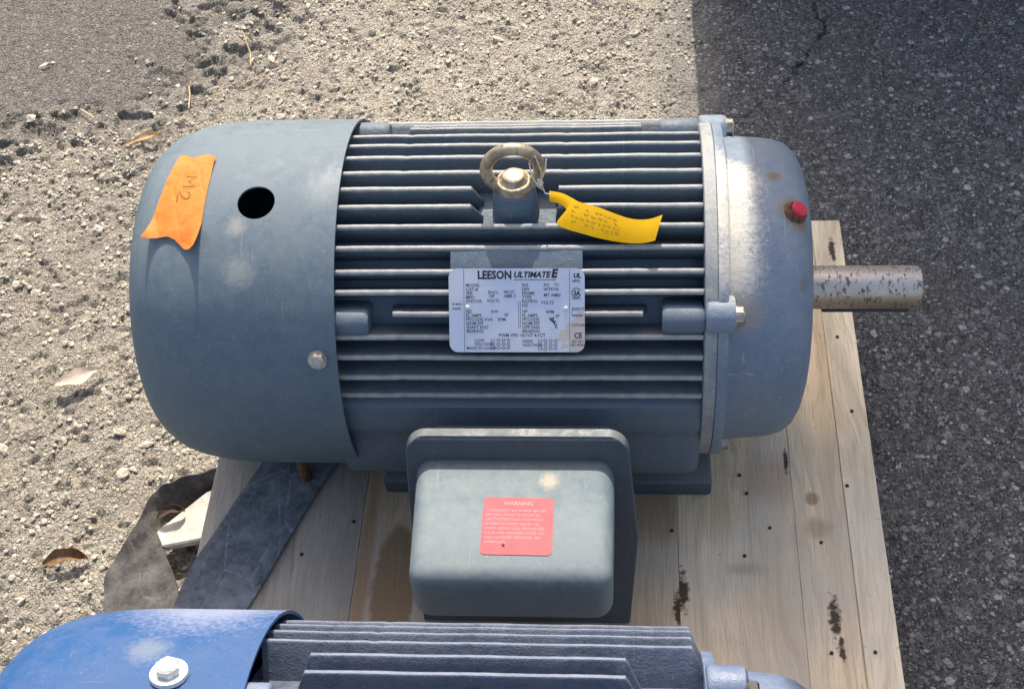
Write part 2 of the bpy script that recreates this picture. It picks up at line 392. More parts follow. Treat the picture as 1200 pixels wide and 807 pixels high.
def zones(x, y):
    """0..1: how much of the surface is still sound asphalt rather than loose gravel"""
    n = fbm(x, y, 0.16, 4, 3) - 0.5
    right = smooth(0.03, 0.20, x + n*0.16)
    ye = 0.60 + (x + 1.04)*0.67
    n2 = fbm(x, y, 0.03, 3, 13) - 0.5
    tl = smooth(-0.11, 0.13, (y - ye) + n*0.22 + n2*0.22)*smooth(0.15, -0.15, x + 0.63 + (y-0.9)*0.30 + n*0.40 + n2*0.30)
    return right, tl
def ground_h(x, y):
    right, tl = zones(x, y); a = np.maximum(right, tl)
    w1, e1, c1 = worley(x, y, 0.0095, 1); w2, e2, c2 = worley(x, y, 0.0065, 31)
    st = np.clip(1-w1*1.5, 0, 1)**0.6*0.0030*(0.3+c1) + np.clip(1-w2*1.5, 0, 1)**0.6*0.0020*(0.3+c2)
    rough = (fbm(x, y, 0.05, 5, 50)-0.5)*0.011
    pits = -smooth(0.62, 0.72, fbm(x, y, 0.017, 3, 77))*0.006
    gr = st + rough + pits
    asp = (fbm(x, y, 0.02, 3, 90)-0.5)*0.0022 - smooth(0.62, 0.75, fbm(x, y, 0.012, 2, 95))*0.0016
    edge = tl*(1-tl)*4
    h = gr*(1-a) + asp*a + tl*0.003 - edge*smooth(0.46, 0.60, fbm(x, y, 0.022, 4, 120))*0.013
    # long crack in the right-hand asphalt
    cx = np.interp(y, [0.45, 0.62, 0.68, 0.76, 0.80, 0.90, 1.0, 1.12], [0.13, 0.17, 0.195, 0.225, 0.27, 0.345, 0.352, 0.335])
    cx = cx + (fbm(y*0+3.3, y, 0.05, 3, 7)-0.5)*0.03 + (fbm(x, y, 0.018, 3, 8)-0.5)*0.030
    wd = 0.0012 + 0.010*fbm(x, y, 0.03, 3, 61)**1.5
    crack = np.exp(-((x-cx)/wd)**2)*(smooth(0.38, 0.55, fbm(x, y, 0.06, 3, 66)))
    crack = crack*smooth(0.30, 0.52, fbm(x, y, 0.012, 3, 69))
    return h - crack*0.007, a, tl, np.clip(crack, 0, 1), c1, c2

def m_ground():
    n = NT('worn_asphalt_and_gravel', 0.9, spec=0.25)
    a = n.attr('sound').outputs['Fac']; tl = n.attr('corner').outputs['Fac']; cr = n.attr('crack').outputs['Fac']
    c1 = n.attr('cell').outputs['Fac']
    co = n.co
    v1 = n.voro(115); v2 = n.voro(230); v3 = n.voro(70)
    def rnd(v): return n.sep(v['Color'])[0]
    big = n.noise(4.5, 5, 0.6); mid = n.noise(30, 5, 0.65); fine = n.noise(500, 3, 0.6)
    # warped coordinates so that chips are angular rather than round
    wn = n.n.new('ShaderNodeTexNoise'); n.link(co, wn.inputs['Vector']); wn.inputs['Scale'].default_value = 190; wn.inputs['Detail'].default_value = 3
    wv = n.n.new('ShaderNodeVectorMath'); wv.operation = 'MULTIPLY_ADD'; n.link(wn.outputs['Color'], wv.inputs[0])
    wv.inputs[1].default_value = (0.007, 0.007, 0.0); n.link(co, wv.inputs[2]); wco = wv.outputs[0]
    v1 = n.voro(165, co=wco); v2 = n.voro(310, co=wco)
    e1 = n.voro(165, 'DISTANCE_TO_EDGE', wco)[0]; e2 = n.voro(310, 'DISTANCE_TO_EDGE', wco)[0]
    # dusty aggregate, darker in the gaps between the stones
    g = n.ramp(rnd(v1), [(0.0, (0.52, 0.475, 0.375)), (0.45, (0.64, 0.60, 0.495)), (0.8, (0.71, 0.675, 0.565)), (1.0, (0.79, 0.765, 0.655))])
    g2 = n.ramp(rnd(v2), [(0.0, (0.50, 0.455, 0.36)), (0.5, (0.66, 0.62, 0.515)), (1.0, (0.77, 0.74, 0.625))])
    g = n.mix(n.ramp(n.noise(60, 3, 0.6), [(0.42, 0.0), (0.55, 1.0)]), g, g2)
    g = n.mix(n.ramp(c1, [(0, 0.0), (1, 0.35)]), g, (0.54, 0.50, 0.415))
    gap = n.math('MULTIPLY', n.ramp(n.math('MINIMUM', e1, n.math('MULTIPLY', e2, 1.3)), [(0.03, 1.0), (0.11, 0.0)]), n.ramp(mid, [(0.36, 0.95), (0.62, 0.15)]))
    g = n.mix(gap, g, (0.29, 0.25, 0.195))
    g = n.mix(n.ramp(n.noise(95, 3, 0.6), [(0.29, 0.9), (0.34, 0.0)]), g, (0.07, 0.058, 0.045))
    g = n.mix(n.ramp(big, [(0.38, 0.40), (0.58, 0.0)]), g, (0.30, 0.275, 0.235))
    dl = n.math('ADD', n.sep(co)[0], n.math('MULTIPLY', n.math('SUBTRACT', n.noise(7, 5, 0.65), 0.5), 0.9))
    g = n.mix(n.ramp(dl, [(-0.0, 0.0), (1.0, 0.0)]), g, g)
    g = n.mix(n.math('MULTIPLY', n.ramp(n.math('MULTIPLY', dl, -1.0), [(0.45, 0.0), (0.85, 1.0)]), n.ramp(n.noise(45, 5, 0.7), [(0.35, 0.85), (0.62, 0.15)])), g, (0.25, 0.225, 0.185))
    g = n.mix(n.ramp(n.noise(330, 4, 0.75), [(0.40, 0.75), (0.50, 0)]), g, (0.24, 0.21, 0.17))
    g = n.mix(n.ramp(n.noise(170, 4, 0.7), [(0.36, 0.8), (0.43, 0)]), g, (0.13, 0.112, 0.09))
    g = n.mix(n.ramp(n.noise(14, 5, 0.65), [(0.40, 0.45), (0.58, 0)]), g, (0.33, 0.30, 0.255))
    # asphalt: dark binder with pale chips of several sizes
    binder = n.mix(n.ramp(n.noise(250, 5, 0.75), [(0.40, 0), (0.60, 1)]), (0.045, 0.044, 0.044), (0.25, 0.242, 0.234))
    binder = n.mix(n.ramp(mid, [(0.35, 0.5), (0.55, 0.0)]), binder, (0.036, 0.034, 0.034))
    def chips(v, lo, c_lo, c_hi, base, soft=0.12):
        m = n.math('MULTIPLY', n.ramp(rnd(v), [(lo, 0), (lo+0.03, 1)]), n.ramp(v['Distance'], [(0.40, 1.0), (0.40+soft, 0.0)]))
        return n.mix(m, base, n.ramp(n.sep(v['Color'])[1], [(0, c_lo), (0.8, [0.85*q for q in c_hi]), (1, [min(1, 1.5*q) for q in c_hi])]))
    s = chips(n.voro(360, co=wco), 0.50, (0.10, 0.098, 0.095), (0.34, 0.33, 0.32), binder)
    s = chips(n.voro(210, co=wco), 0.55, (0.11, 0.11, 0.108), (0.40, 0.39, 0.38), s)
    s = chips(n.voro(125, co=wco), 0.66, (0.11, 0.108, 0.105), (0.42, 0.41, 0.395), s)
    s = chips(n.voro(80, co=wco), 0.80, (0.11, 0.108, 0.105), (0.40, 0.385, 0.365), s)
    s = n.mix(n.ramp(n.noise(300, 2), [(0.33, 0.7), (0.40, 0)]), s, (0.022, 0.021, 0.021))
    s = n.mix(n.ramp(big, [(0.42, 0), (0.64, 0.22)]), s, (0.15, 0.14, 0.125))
    # sun-bleached corner
    t = n.mix(0.62, s, n.mix(n.ramp(fine, [(0.38, 0), (0.62, 1)]), (0.085, 0.076, 0.069), (0.27, 0.245, 0.215)))
    s = n.mix(tl, s, t)
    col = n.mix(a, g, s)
    col = n.mix(n.math('MULTIPLY', cr, 0.85), col, (0.02, 0.02, 0.021))
    n.color(col)
    hb = n.math('ADD', n.math('MULTIPLY', n.ramp(e1, [(0.0, 0.0), (0.25, 1.0)]), n.math('ADD', 0.35, rnd(v1))), n.math('MULTIPLY', n.noise(260, 5, 0.7), 1.0))
    hb = n.math('ADD', hb, n.math('MULTIPLY', n.ramp(e2, [(0.0, 0.0), (0.25, 0.5)]), rnd(v2)))
    n.bump(hb, 0.0030, 1.0)
    return n.m

def build_ground():
    def axis(lo, hi, st, far):
        core = np.arange(lo, hi+st/2, st); out = []; d = st; x = hi
        while x < far: d *= 1.35; x += d; out.append(x)
        out2 = []; d = st; x = lo
        while x > -far: d *= 1.35; x -= d; out2.append(x)
        return np.array(out2[::-1] + list(core) + out)
    xs = axis(-1.35, 0.95, 0.0029, 80); ys = axis(-0.5, 1.25, 0.0029, 80)
    X, Y = np.meshgrid(xs, ys); x = X.ravel(); y = Y.ravel()
    h, a, tl, cr, c1, c2 = ground_h(x, y)
    inpal = (x > -0.53) & (x < 0.33) & (y < 0.33) & (y > -1.0)
    h = np.where(inpal, np.minimum(h, 0.0) - 0.002, h - 0.002)
    nx, ny = len(xs), len(ys)
    me = bpy.data.meshes.new('ground')
    idx = np.arange(nx*ny).reshape(ny, nx)
    q = np.stack([idx[:-1, :-1], idx[:-1, 1:], idx[1:, 1:], idx[1:, :-1]], -1).reshape(-1, 4)
    me.vertices.add(nx*ny); me.vertices.foreach_set('co', np.stack([x, y, h], -1).astype(np.float32).ravel())
    me.loops.add(q.size); me.loops.foreach_set('vertex_index', q.astype(np.int32).ravel())
    me.polygons.add(len(q)); me.polygons.foreach_set('loop_start', np.arange(0, q.size, 4, dtype=np.int32))
    me.polygons.foreach_set('loop_total', np.full(len(q), 4, np.int32))
    me.update(calc_edges=True)
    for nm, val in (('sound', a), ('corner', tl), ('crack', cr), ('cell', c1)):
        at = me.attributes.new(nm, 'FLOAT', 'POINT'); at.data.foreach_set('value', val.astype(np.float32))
    me.shade_smooth()
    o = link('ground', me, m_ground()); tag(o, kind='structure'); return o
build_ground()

# unseen slab added out of view: its left corner throws the straight shadow edge
bm = bmesh.new(); box_bm(bm, 0.1195, 1.55, 1.26, 1.42, -0.02, 2.75)
wl = link('wall', bm_mesh('wall', bm), M['blockerm'])  # added unseen slab, only there to cast the shadow
tag(wl, 'unseen plain grey slab added to cast the straight shadow over the dark asphalt', 'wall')

# ------------------------------------------------------------------ gravel
def m_stone():
    n = NT('gravel_stone', 0.9, spec=0.25)
    t = n.attr('tone').outputs['Fac']
    col = n.ramp(t, [(0.0, (0.25, 0.225, 0.185)), (0.35, (0.47, 0.43, 0.345)), (0.7, (0.56, 0.52, 0.42)), (0.93, (0.61, 0.575, 0.48)), (1.0, (0.68, 0.655, 0.57))])
    col = n.mix(n.ramp(n.noise(350, 4, 0.7), [(0.35, 0.5), (0.6, 0)]), col, (0.17, 0.15, 0.12))
    n.color(col); n.bump(n.noise(500, 4), 0.001); return n.m
M['stone'] = m_stone()
def ico():
    bm = bmesh.new(); bmesh.ops.create_icosphere(bm, subdivisions=1, radius=1.0)
    v = np.array([p.co[:] for p in bm.verts]); f = np.array([[w.index for w in q.verts] for q in bm.faces]); bm.free(); return v, f
IV, IF = ico()
def in_pallet(x, y, m=0.0): return (x > -0.505-m) & (x < 0.303+m) & (y < 0.308+m)
def scatter(n, lo, hi, power):
    x = rng.uniform(-1.3, 0.22, n*2); y = rng.uniform(-0.48, 1.2, n*2)
    r, tl = zones(x, y); a = np.maximum(r, tl)
    keep = (~in_pallet(x, y, 0.004)) & (rng.uniform(0, 1, n*2) > a*0.985)
    clump = fbm(x, y, 0.06, 3, 200); keep &= rng.uniform(0.25, 0.75, n*2) < clump + 0.05
    x, y = x[keep][:n], y[keep][:n]
    s = lo + (hi-lo)*rng.uniform(0, 1, len(x))**power
    return x, y, s
def stones_mesh(name, x, y, s):
    n = len(x); h = ground_h(x, y)[0]
    v = IV[None]*(1 + rng.uniform(-0.28, 0.28, (n, len(IV), 1)))
    sc = np.stack([rng.uniform(0.75, 1.3, n), rng.uniform(0.65, 1.1, n), rng.uniform(0.45, 0.8, n)], -1)*s[:, None]
    v = v*sc[:, None, :]
    th = rng.uniform(0, 2*pi, n); c, sn = np.cos(th)[:, None], np.sin(th)[:, None]
    vx = v[..., 0]*c - v[..., 1]*sn; vy = v[..., 0]*sn + v[..., 1]*c
    tx = rng.uniform(-0.4, 0.4, n)[:, None]
    vz = v[..., 2] + vx*tx
    P = np.stack([vx + x[:, None], vy + y[:, None], vz + (h - 0.002 + s*0.25)[:, None]], -1).reshape(-1, 3)
    F = (IF[None] + (np.arange(n)*len(IV))[:, None, None]).reshape(-1, 3)
    me = bpy.data.meshes.new(name)
    me.vertices.add(len(P)); me.vertices.foreach_set('co', P.astype(np.float32).ravel())
    me.loops.add(F.size); me.loops.foreach_set('vertex_index', F.astype(np.int32).ravel())
    me.polygons.add(len(F)); me.polygons.foreach_set('loop_start', np.arange(0, F.size, 3, dtype=np.int32))
    me.polygons.foreach_set('loop_total', np.full(len(F), 3, np.int32)); me.update(calc_edges=True)
    at = me.attributes.new('tone', 'FLOAT', 'POINT')
    at.data.foreach_set('value', np.repeat(rng.uniform(0, 1, n)**0.9, len(IV)).astype(np.float32))
    return me
x, y, s = scatter(36000, 0.0010, 0.0050, 3.2)
gm = stones_mesh('gravel', x, y, s); gm.shade_flat()
g = link('gravel', gm, M['stone']); tag(g, 'loose beige gravel lying on the sunlit ground left of the pallet', 'gravel', kind='stuff')

# single larger stones
pebs = [(-0.62, 0.86, 0.011), (-1.02, 0.72, 0.012), (-0.86, 0.02, 0.010), (-0.70, 0.05, 0.009), (-0.66, 0.03, 0.010), (-0.63, 0.09, 0.008),
        (-0.93, 0.33, 0.009), (-0.98, 0.18, 0.010), (-0.80, -0.06, 0.009), (-0.88, -0.12, 0.010), (-0.68, -0.02, 0.009), (-0.74, 0.28, 0.009),
        (-0.83, 0.45, 0.010), (-0.99, 0.48, 0.009), (-0.71, 0.55, 0.009), (-0.35, 0.75, 0.009), (-0.22, 0.92, 0.010), (-0.05, 0.80, 0.009),
        (-0.45, 0.95, 0.009), (-0.12, 0.66, 0.010), (-0.77, -0.22, 0.010), (-0.93, -0.05, 0.009), (-0.58, 0.72, 0.009), (0.02, 0.93, 0.009),
        (-0.66, 0.14, 0.010), (-0.60, 0.02, 0.008), (-0.85, 0.24, 0.008), (-1.03, 0.05, 0.010), (-0.98, -0.16, 0.010), (-0.72, -0.12, 0.008)]
for (px, py, ps) in pebs:
    me = stones_mesh('stone', np.array([0.0]), np.array([0.0]), np.array([ps]))
    h0 = float(ground_h(np.array([px]), np.array([py]))[0][0]) - float(ground_h(np.array([0.0]), np.array([0.0]))[0][0])
    bm = bmesh.new(); bm.from_mesh(me)
    bmesh.ops.subdivide_edges(bm, edges=bm.edges, cuts=1, use_grid_fill=True, smooth=0.0)
    for vtx in bm.verts: vtx.co += Vector((random.uniform(-1, 1), random.uniform(-1, 1), random.uniform(-1, 1)))*ps*0.10
    bm.to_mesh(me); bm.free(); me.shade_flat()
    o = link('stone', me, M['stone'], loc=(px, py, h0))
    tag(o, 'small angular pale stone lying loose among the gravel on the sunlit ground', 'stone', 'larger loose stones on the gravel')

# ------------------------------------------------------------------ pallet
def P3(x, y, z): return (x, y, z)
pal = empty('pallet', (-0.10, -0.32, 0.0))
tag(pal, 'weathered pale wooden pallet under both motors with nail heads and dark knots', 'pallet')
PL = (0.10, 0.32, 0.0)
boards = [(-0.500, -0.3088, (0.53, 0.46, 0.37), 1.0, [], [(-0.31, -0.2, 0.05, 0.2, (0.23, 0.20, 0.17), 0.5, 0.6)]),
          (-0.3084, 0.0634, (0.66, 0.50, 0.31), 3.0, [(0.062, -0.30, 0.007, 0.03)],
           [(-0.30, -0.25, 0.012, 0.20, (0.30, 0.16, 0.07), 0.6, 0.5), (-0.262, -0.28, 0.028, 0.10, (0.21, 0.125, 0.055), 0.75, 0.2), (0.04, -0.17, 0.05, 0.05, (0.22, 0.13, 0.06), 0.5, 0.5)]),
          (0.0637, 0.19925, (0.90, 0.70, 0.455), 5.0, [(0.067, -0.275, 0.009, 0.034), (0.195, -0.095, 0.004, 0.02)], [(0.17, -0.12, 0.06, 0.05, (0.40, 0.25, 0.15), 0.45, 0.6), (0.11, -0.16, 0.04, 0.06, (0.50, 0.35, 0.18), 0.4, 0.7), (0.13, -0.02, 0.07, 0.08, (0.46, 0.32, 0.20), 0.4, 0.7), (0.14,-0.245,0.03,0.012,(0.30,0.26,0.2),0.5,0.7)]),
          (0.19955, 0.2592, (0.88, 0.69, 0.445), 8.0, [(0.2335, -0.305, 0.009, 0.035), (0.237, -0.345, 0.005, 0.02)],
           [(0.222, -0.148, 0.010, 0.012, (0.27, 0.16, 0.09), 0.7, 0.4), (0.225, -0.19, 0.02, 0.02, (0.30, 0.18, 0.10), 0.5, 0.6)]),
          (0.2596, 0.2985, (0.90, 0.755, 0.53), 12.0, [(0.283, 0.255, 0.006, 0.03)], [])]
for k, (x0, x1, tone, seed, marks, stains) in enumerate(boards):
    bm = bmesh.new()
    nseg = 60; th = 0.020; b = 0.0005
    jl = [random.uniform(-0.00010, 0.00010) for _ in range(nseg+1)]
    ringp = None
    for i in range(nseg+1):
        yy = -0.94 + (1.244 + 0.002*k)*i/nseg; zt = ZP + 0.0004*sin(i*0.7+k) + (0.0015 if k == 4 else 0)
        a0, a1 = x0 + jl[i], x1 + jl[-1-i]
        ring = [bm.verts.new(p) for p in ((a0, yy, zt-th), (a0, yy, zt-b), (a0+b, yy, zt), (a1-b, yy, zt), (a1, yy, zt-b), (a1, yy, zt-th))]
        if ringp:
            for q in range(6): bm.faces.new((ringp[q], ringp[(q+1) % 6], ring[(q+1) % 6], ring[q]))
        else: bm.faces.new(ring[::-1])
        ringp = ring
    bm.faces.new(ringp)
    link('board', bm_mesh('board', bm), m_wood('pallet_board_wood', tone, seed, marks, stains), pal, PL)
wst = m_wood('stringer_wood', (0.36, 0.29, 0.22), 20)
for (x0, x1) in ((-0.492, -0.452), (-0.12, -0.08), (0.25, 0.29)):
    bm = bmesh.new(); box_bm(bm, x0, x1, -0.938, 0.298, 0.020, ZP-0.0205, 0.002, 1)
    link('stringer', bm_mesh('stringer', bm), wst, pal, PL)
for y0 in (-0.93, -0.37, 0.19):
    bm = bmesh.new(); box_bm(bm, -0.495, 0.293, y0, y0+0.10, 0.001, 0.0195, 0.002, 1)
    link('bottom_board', bm_mesh('bottom_board', bm), wst, pal, PL)
bm = bmesh.new(); bmesh.ops.create_cone(bm, cap_ends=True, segments=12, radius1=0.0032, radius2=0.0026, depth=0.0016)
nail_me = bm_mesh('nail', bm)
for v in nail_me.vertices: v.co.x *= 0.72*(1+0.15*sin(v.index*2.1)); v.co.y *= 0.72*(1+0.15*sin(v.index*1.3))
M['nail'] = simple('rusted_nail', (0.055, 0.042, 0.03), 0.8, 0.3, 0.5, 300)
for (x, y) in [(-0.319, -0.187), (-0.375, -0.233), (0.139, -0.116), (0.146, -0.142), (0.170, -0.19), (0.139, -0.228), (0.057, -0.195),
               (0.2255, -0.349), (0.272, -0.348), (0.264, -0.131), (0.227, -0.209), (0.275, 0.10), (0.281, -0.02)]:
    link('nail', nail_me, M['nail'], pal, (x+0.10, y+0.32, ZP+0.0009 + (0.0016 if x > 0.258 else 0)), (0, 0, random.random()))

# ------------------------------------------------------------------ motor pieces (coordinates measured from the motor axis)
def fin_mesh(x0, x1, c0=0.0, c1=0.0, r0=0.150, r1=0.187, t=1.0, drop=0.024, n=64):
    """cast fin pointing +Z, running along X; c0/c1 = length of the sloping ends"""
    bm = bmesh.new(); prev = None
    xs = [x0] + ([x0+c0*0.85, x0+c0] if c0 else [x0+0.002]) + list(np.linspace(x0+c0+0.008, x1-c1-0.008, n)) + ([x1-c1, x1-c1*0.85] if c1 else [x1-0.002]) + [x1]
    ph = random.random()*9
    for i, x in enumerate(xs):
        rr = r1 + 0.0002*sin(x*70+ph) + random.uniform(-0.00008, 0.00008)
        if random.random() < 0.02: rr -= random.uniform(0.0003, 0.0009)
        dy = 0.0002*sin(x*24+ph) + random.uniform(-0.00010, 0.00010)
        if i == 0: rr -= drop if c0 else 0.002
        if i == len(xs)-1: rr -= drop if c1 else 0.002
        if c0 and i == 1: rr -= drop*0.10
        if c1 and i == len(xs)-2: rr -= drop*0.10
        sec = [(-0.0058, r0), (-0.0030, rr-0.0020), (-0.0021, rr-0.0004), (0, rr), (0.0021, rr-0.0004), (0.0030, rr-0.0020), (0.0058, r0)]
        ring = [bm.verts.new((x, a*t+dy, z)) for a, z in sec]
        if prev:
            for k in range(6): bm.faces.new((prev[k], prev[k+1], ring[k+1], ring[k]))
            bm.faces.new((prev[6], prev[0], ring[0], ring[6]))
        else: bm.faces.new(ring[::-1])
        prev = ring
    bm.faces.new(prev)
    return bm_mesh('fin', bm)

def lug_mesh(x0, x1, deg, R=0.186, r=0.0165, web=0.030, taper=0.8):
    """rounded cast boss lying along X at the rim, with a web down to the shell"""
    bm = bmesh.new(); prev = None
    er = radians(deg); e = Vector((0, -cos(er), sin(er))); t = Vector((0, sin(er), cos(er)))
    L = x1-x0
    for (f, s) in ((0, 0.86), (0.06, 0.97), (0.15, 1), (0.80, 1), (0.93, 0.97), (1, taper)):
        x = x0 + L*f; ring = []
        rr = r*s
        ring.append(Vector((x, 0, 0)) + e*(R-web) - t*rr*1.25)
        for k in range(9):
            a = pi - pi*k/8
            ring.append(Vector((x, 0, 0)) + e*(R + rr*sin(a)*0.85) + t*rr*cos(a))
        ring.append(Vector((x, 0, 0)) + e*(R-web) + t*rr*1.25)
        ring = [bm.verts.new(p) for p in ring]
        if prev:
            m = len(ring)
            for k in range(m): bm.faces.new((prev[k], prev[(k+1) % m], ring[(k+1) % m], ring[k]))
        else: bm.faces.new(ring[::-1])
        prev = ring
    bm.faces.new(prev)
    return bm_mesh('lug', bm)

def hex_bolt_mesh(p, d, size=0.011, h=0.009, washer=0.0135, wt=0.002, wn=20):
    bm = bmesh.new(); p = Vector(p); d = Vector(d).normalized()
    if washer: cyl_bm(bm, p - d*0.001, p + d*wt, washer, washer*0.97, wn)
    cyl_bm(bm, p + d*wt*0.9, p + d*(wt+h*0.85), size, size, 6)
    cyl_bm(bm, p + d*(wt+h*0.80), p + d*(wt+h), size*0.95, size*0.78, 18)
    return bm_mesh('bolt', bm)

COVER = [(-0.295, 0.1985)] + [(-0.38 - 0.15*sin(t_)**0.6667, 0.12 + 0.0785*cos(t_)**0.6667) for t_ in [radians(a_) for a_ in (1, 3, 6, 10, 15, 20, 26, 32, 38, 44, 50, 56, 62, 68, 73, 78, 82, 85, 87.5, 89.3)]] + [(-0.532, 0.10), (-0.533, 0.05)]
def cover_r(x): return interp(sorted(COVER), x)

def fan_cover_mesh(hole=None):
    t = 0.0028
    outer = []
    for (a, b) in zip(COVER, COVER[1:]):
        steps = 6 if a[0] == -0.295 else 1
        for k in range(steps): outer.append((a[0]+(b[0]-a[0])*k/steps, a[1]+(b[1]-a[1])*k/steps))
    outer.append(COVER[-1])
    # smooth the shoulder once
    o2 = outer[:]
    for i in range(7, len(outer)-1): o2[i] = tuple(0.25*outer[i-1][q]+0.5*outer[i][q]+0.25*outer[i+1][q] for q in (0, 1))
    outer = o2
    inner = [(x+0.004*(1-min(1, r/0.2)), r-t) for (x, r) in outer]
    prof = [(-0.2952, 0.1985)] + [(-0.2945, 0.1995)] + outer[0:] + [(-0.574, 0.0)]
    prof = outer + [(-0.5335, 0.0005)] + [(-0.5300, 0.0005)] + inner[::-1] + [outer[0]]
    me = lathe_x('fan_cover', prof, 128)
    if hole:
        o = link('tmp', me); bm = bmesh.new()
        cyl_bm(bm, polar(hole[0], 0.16, hole[1]), polar(hole[0], 0.24, hole[1]), hole[2], n=40)
        c = link('tmp2', bm_mesh('tmp2', bm))
        b = o.modifiers.new('b', 'BOOLEAN'); b.operation = 'DIFFERENCE'; b.object = c; b.solver = 'EXACT'
        dg = bpy.context.evaluated_depsgraph_get(); dg.update()
        me2 = bpy.data.meshes.new_from_object(o.evaluated_get(dg), depsgraph=dg)
        bpy.data.objects.remove(o); bpy.data.objects.remove(c); me2.name = 'fan_cover'; me = me2
    return me

def body_mesh(x0, x1, root=0.155):
    """cast shell: round under the fins, with a smooth flared skirt towards the feet"""
    sec = []
    for k in range(0, 145):
        th = -180 + 360*k/144.0                 # measured from -Y, up positive
        a = radians(th); y, z = -cos(a), sin(a)
        r = root
        f = th if th <= 90 else 180-th          # mirror front/back
        if th < -90: f = -180-th
        r = np.interp(f, [-90, -58, -47, -33, -23.5, -15, -9.5, -7.0, -2, 5, 9, 14], [0.160, 0.190, 0.2035, 0.2115, 0.2015, 0.1905, 0.1865, 0.1905, 0.1885, 0.187, 0.170, root])
        sec.append((r*y, r*z))
    sec = sec[:-1]
    bm = bmesh.new(); prev = None
    L = x1-x0
    for (f, s) in ((0, 1.0), (0.02, 1.0), (0.25, 1), (0.5, 1), (0.75, 1), (0.965, 1), (0.985, 0.992), (1.0, 0.975)):
        ring = [bm.verts.new((x0+L*f, y*s, z*s)) for (y, z) in sec]
        m = len(ring)
        if prev:
            for k in range(m): bm.faces.new((prev[k], prev[(k+1) % m], ring[(k+1) % m], ring[k]))
        else: bm.faces.new(ring)
        prev = ring
    bm.faces.new(prev)
    return bm_mesh('frame', bm)

BELLP = [(0.0961, 0.150), (0.0961, 0.1871), (0.0966, 0.1880), (0.1050, 0.1882), (0.1068, 0.1868), (0.1072, 0.182), (0.1080, 0.1745), (0.1100, 0.1722), (0.125, 0.1705), (0.150, 0.1690), (0.166, 0.1668),
         (0.1775, 0.1625), (0.1865, 0.155), (0.1935, 0.143), (0.1985, 0.127), (0.2005, 0.110), (0.2015, 0.090), (0.206, 0.055), (0.2085, 0.052), (0.2085, 0.0)]

# ------------------------------------------------------------------ text helpers
def text_mesh(items):
    """items: (string, x, y, size, align, bold, shear[, xscale]) -> one flat mesh in XY"""
    V, F = [], []
    for it in items:
        s, x, y, size, al, bold, shear = it[:7]; xs = it[7] if len(it) > 7 else 1.0
        c = bpy.data.curves.new('t', 'FONT'); c.body = s; c.size = size; c.align_x = al; c.shear = shear
        c.resolution_u = 2; c.offset = bold*size; c.fill_mode = 'FRONT'
        o = bpy.data.objects.new('t', c); COL.objects.link(o)
        dg = bpy.context.evaluated_depsgraph_get(); me = bpy.data.meshes.new_from_object(o.evaluated_get(dg), depsgraph=dg)
        k = len(V)
        V += [(v.co.x*xs + x, v.co.y + y, 0.0) for v in me.vertices]
        F += [tuple(i+k for i in p.vertices) for p in me.polygons]
        bpy.data.objects.remove(o); bpy.data.curves.remove(c); bpy.data.meshes.remove(me)
    return V, F
def add_quad(V, F, x0, y0, x1, y1):
    k = len(V); V += [(x0, y0, 0), (x1, y0, 0), (x1, y1, 0), (x0, y1, 0)]; F.append((k, k+1, k+2, k+3))
def add_ring(V, F, cx, cy, r0, r1, n=28, a0=0, a1=2*pi):
    k = len(V)
    for i in range(n+1):
        a = a0+(a1-a0)*i/n
        V += [(cx+r0*cos(a), cy+r0*sin(a), 0), (cx+r1*cos(a), cy+r1*sin(a), 0)]
    for i in range(n): F.append((k+2*i, k+2*i+1, k+2*i+3, k+2*i+2))
def ribbon_on(surf, strokes, w):
    """thin pen strokes laid on a surface surf(u, v) -> Vector (offset already included)"""
    V, F = [], []
    for st in strokes:
        pts = [surf(u, v) for (u, v) in st]; k = len(V)
        for i, p in enumerate(pts):
            d = (pts[min(i+1, len(pts)-1)] - pts[max(i-1, 0)])
            u, v = st[i]; nrm = (surf(u+0.01, v)-surf(u, v)).cross(surf(u, v+0.01)-surf(u, v)).normalized()
            sd = d.cross(nrm).normalized()*w/2
            V += [p+sd, p-sd]
        for i in range(len(pts)-1): F.append((k+2*i, k+2*i+1, k+2*i+3, k+2*i+2))
    return V, F
def rrect(w, h, r, n=6):
    pts = []
    for cx, cy, a0 in ((w/2-r, h/2-r, 0), (-w/2+r, h/2-r, 90), (-w/2+r, -h/2+r, 180), (w/2-r, -h/2+r, 270)):
        for k in range(n+1):
            a = radians(a0+90*k/n); pts.append((cx+r*cos(a), cy+r*sin(a)))
    return pts
def plate_mesh(name, w, h, r, t):
    p = rrect(w, h, r); m = len(p)
    V = [(x, y, 0) for x, y in p] + [(x, y, t) for x, y in p]
    F = [tuple(range(m))[::-1], tuple(range(m, 2*m))] + [(i, (i+1) % m, m+(i+1) % m, m+i) for i in range(m)]
    return mesh(name, V, F)

# ------------------------------------------------------------------ grey motor
RX = -0.10
motor = empty('electric_motor', (RX, 0, ZP+0.0015))
tag(motor, 'grey finned electric motor with terminal box, nameplate and eyebolt on the pallet', 'motor')
OFF = (-RX, 0, AX-ZP-0.0015)
def mp(name, me, mat, parent=None, smooth=None, loc=None, rot=(0, 0, 0)):
    return link(name, me, mat, parent or motor, (OFF if loc is None else loc) if parent is None else (loc or (0, 0, 0)), rot, smooth)

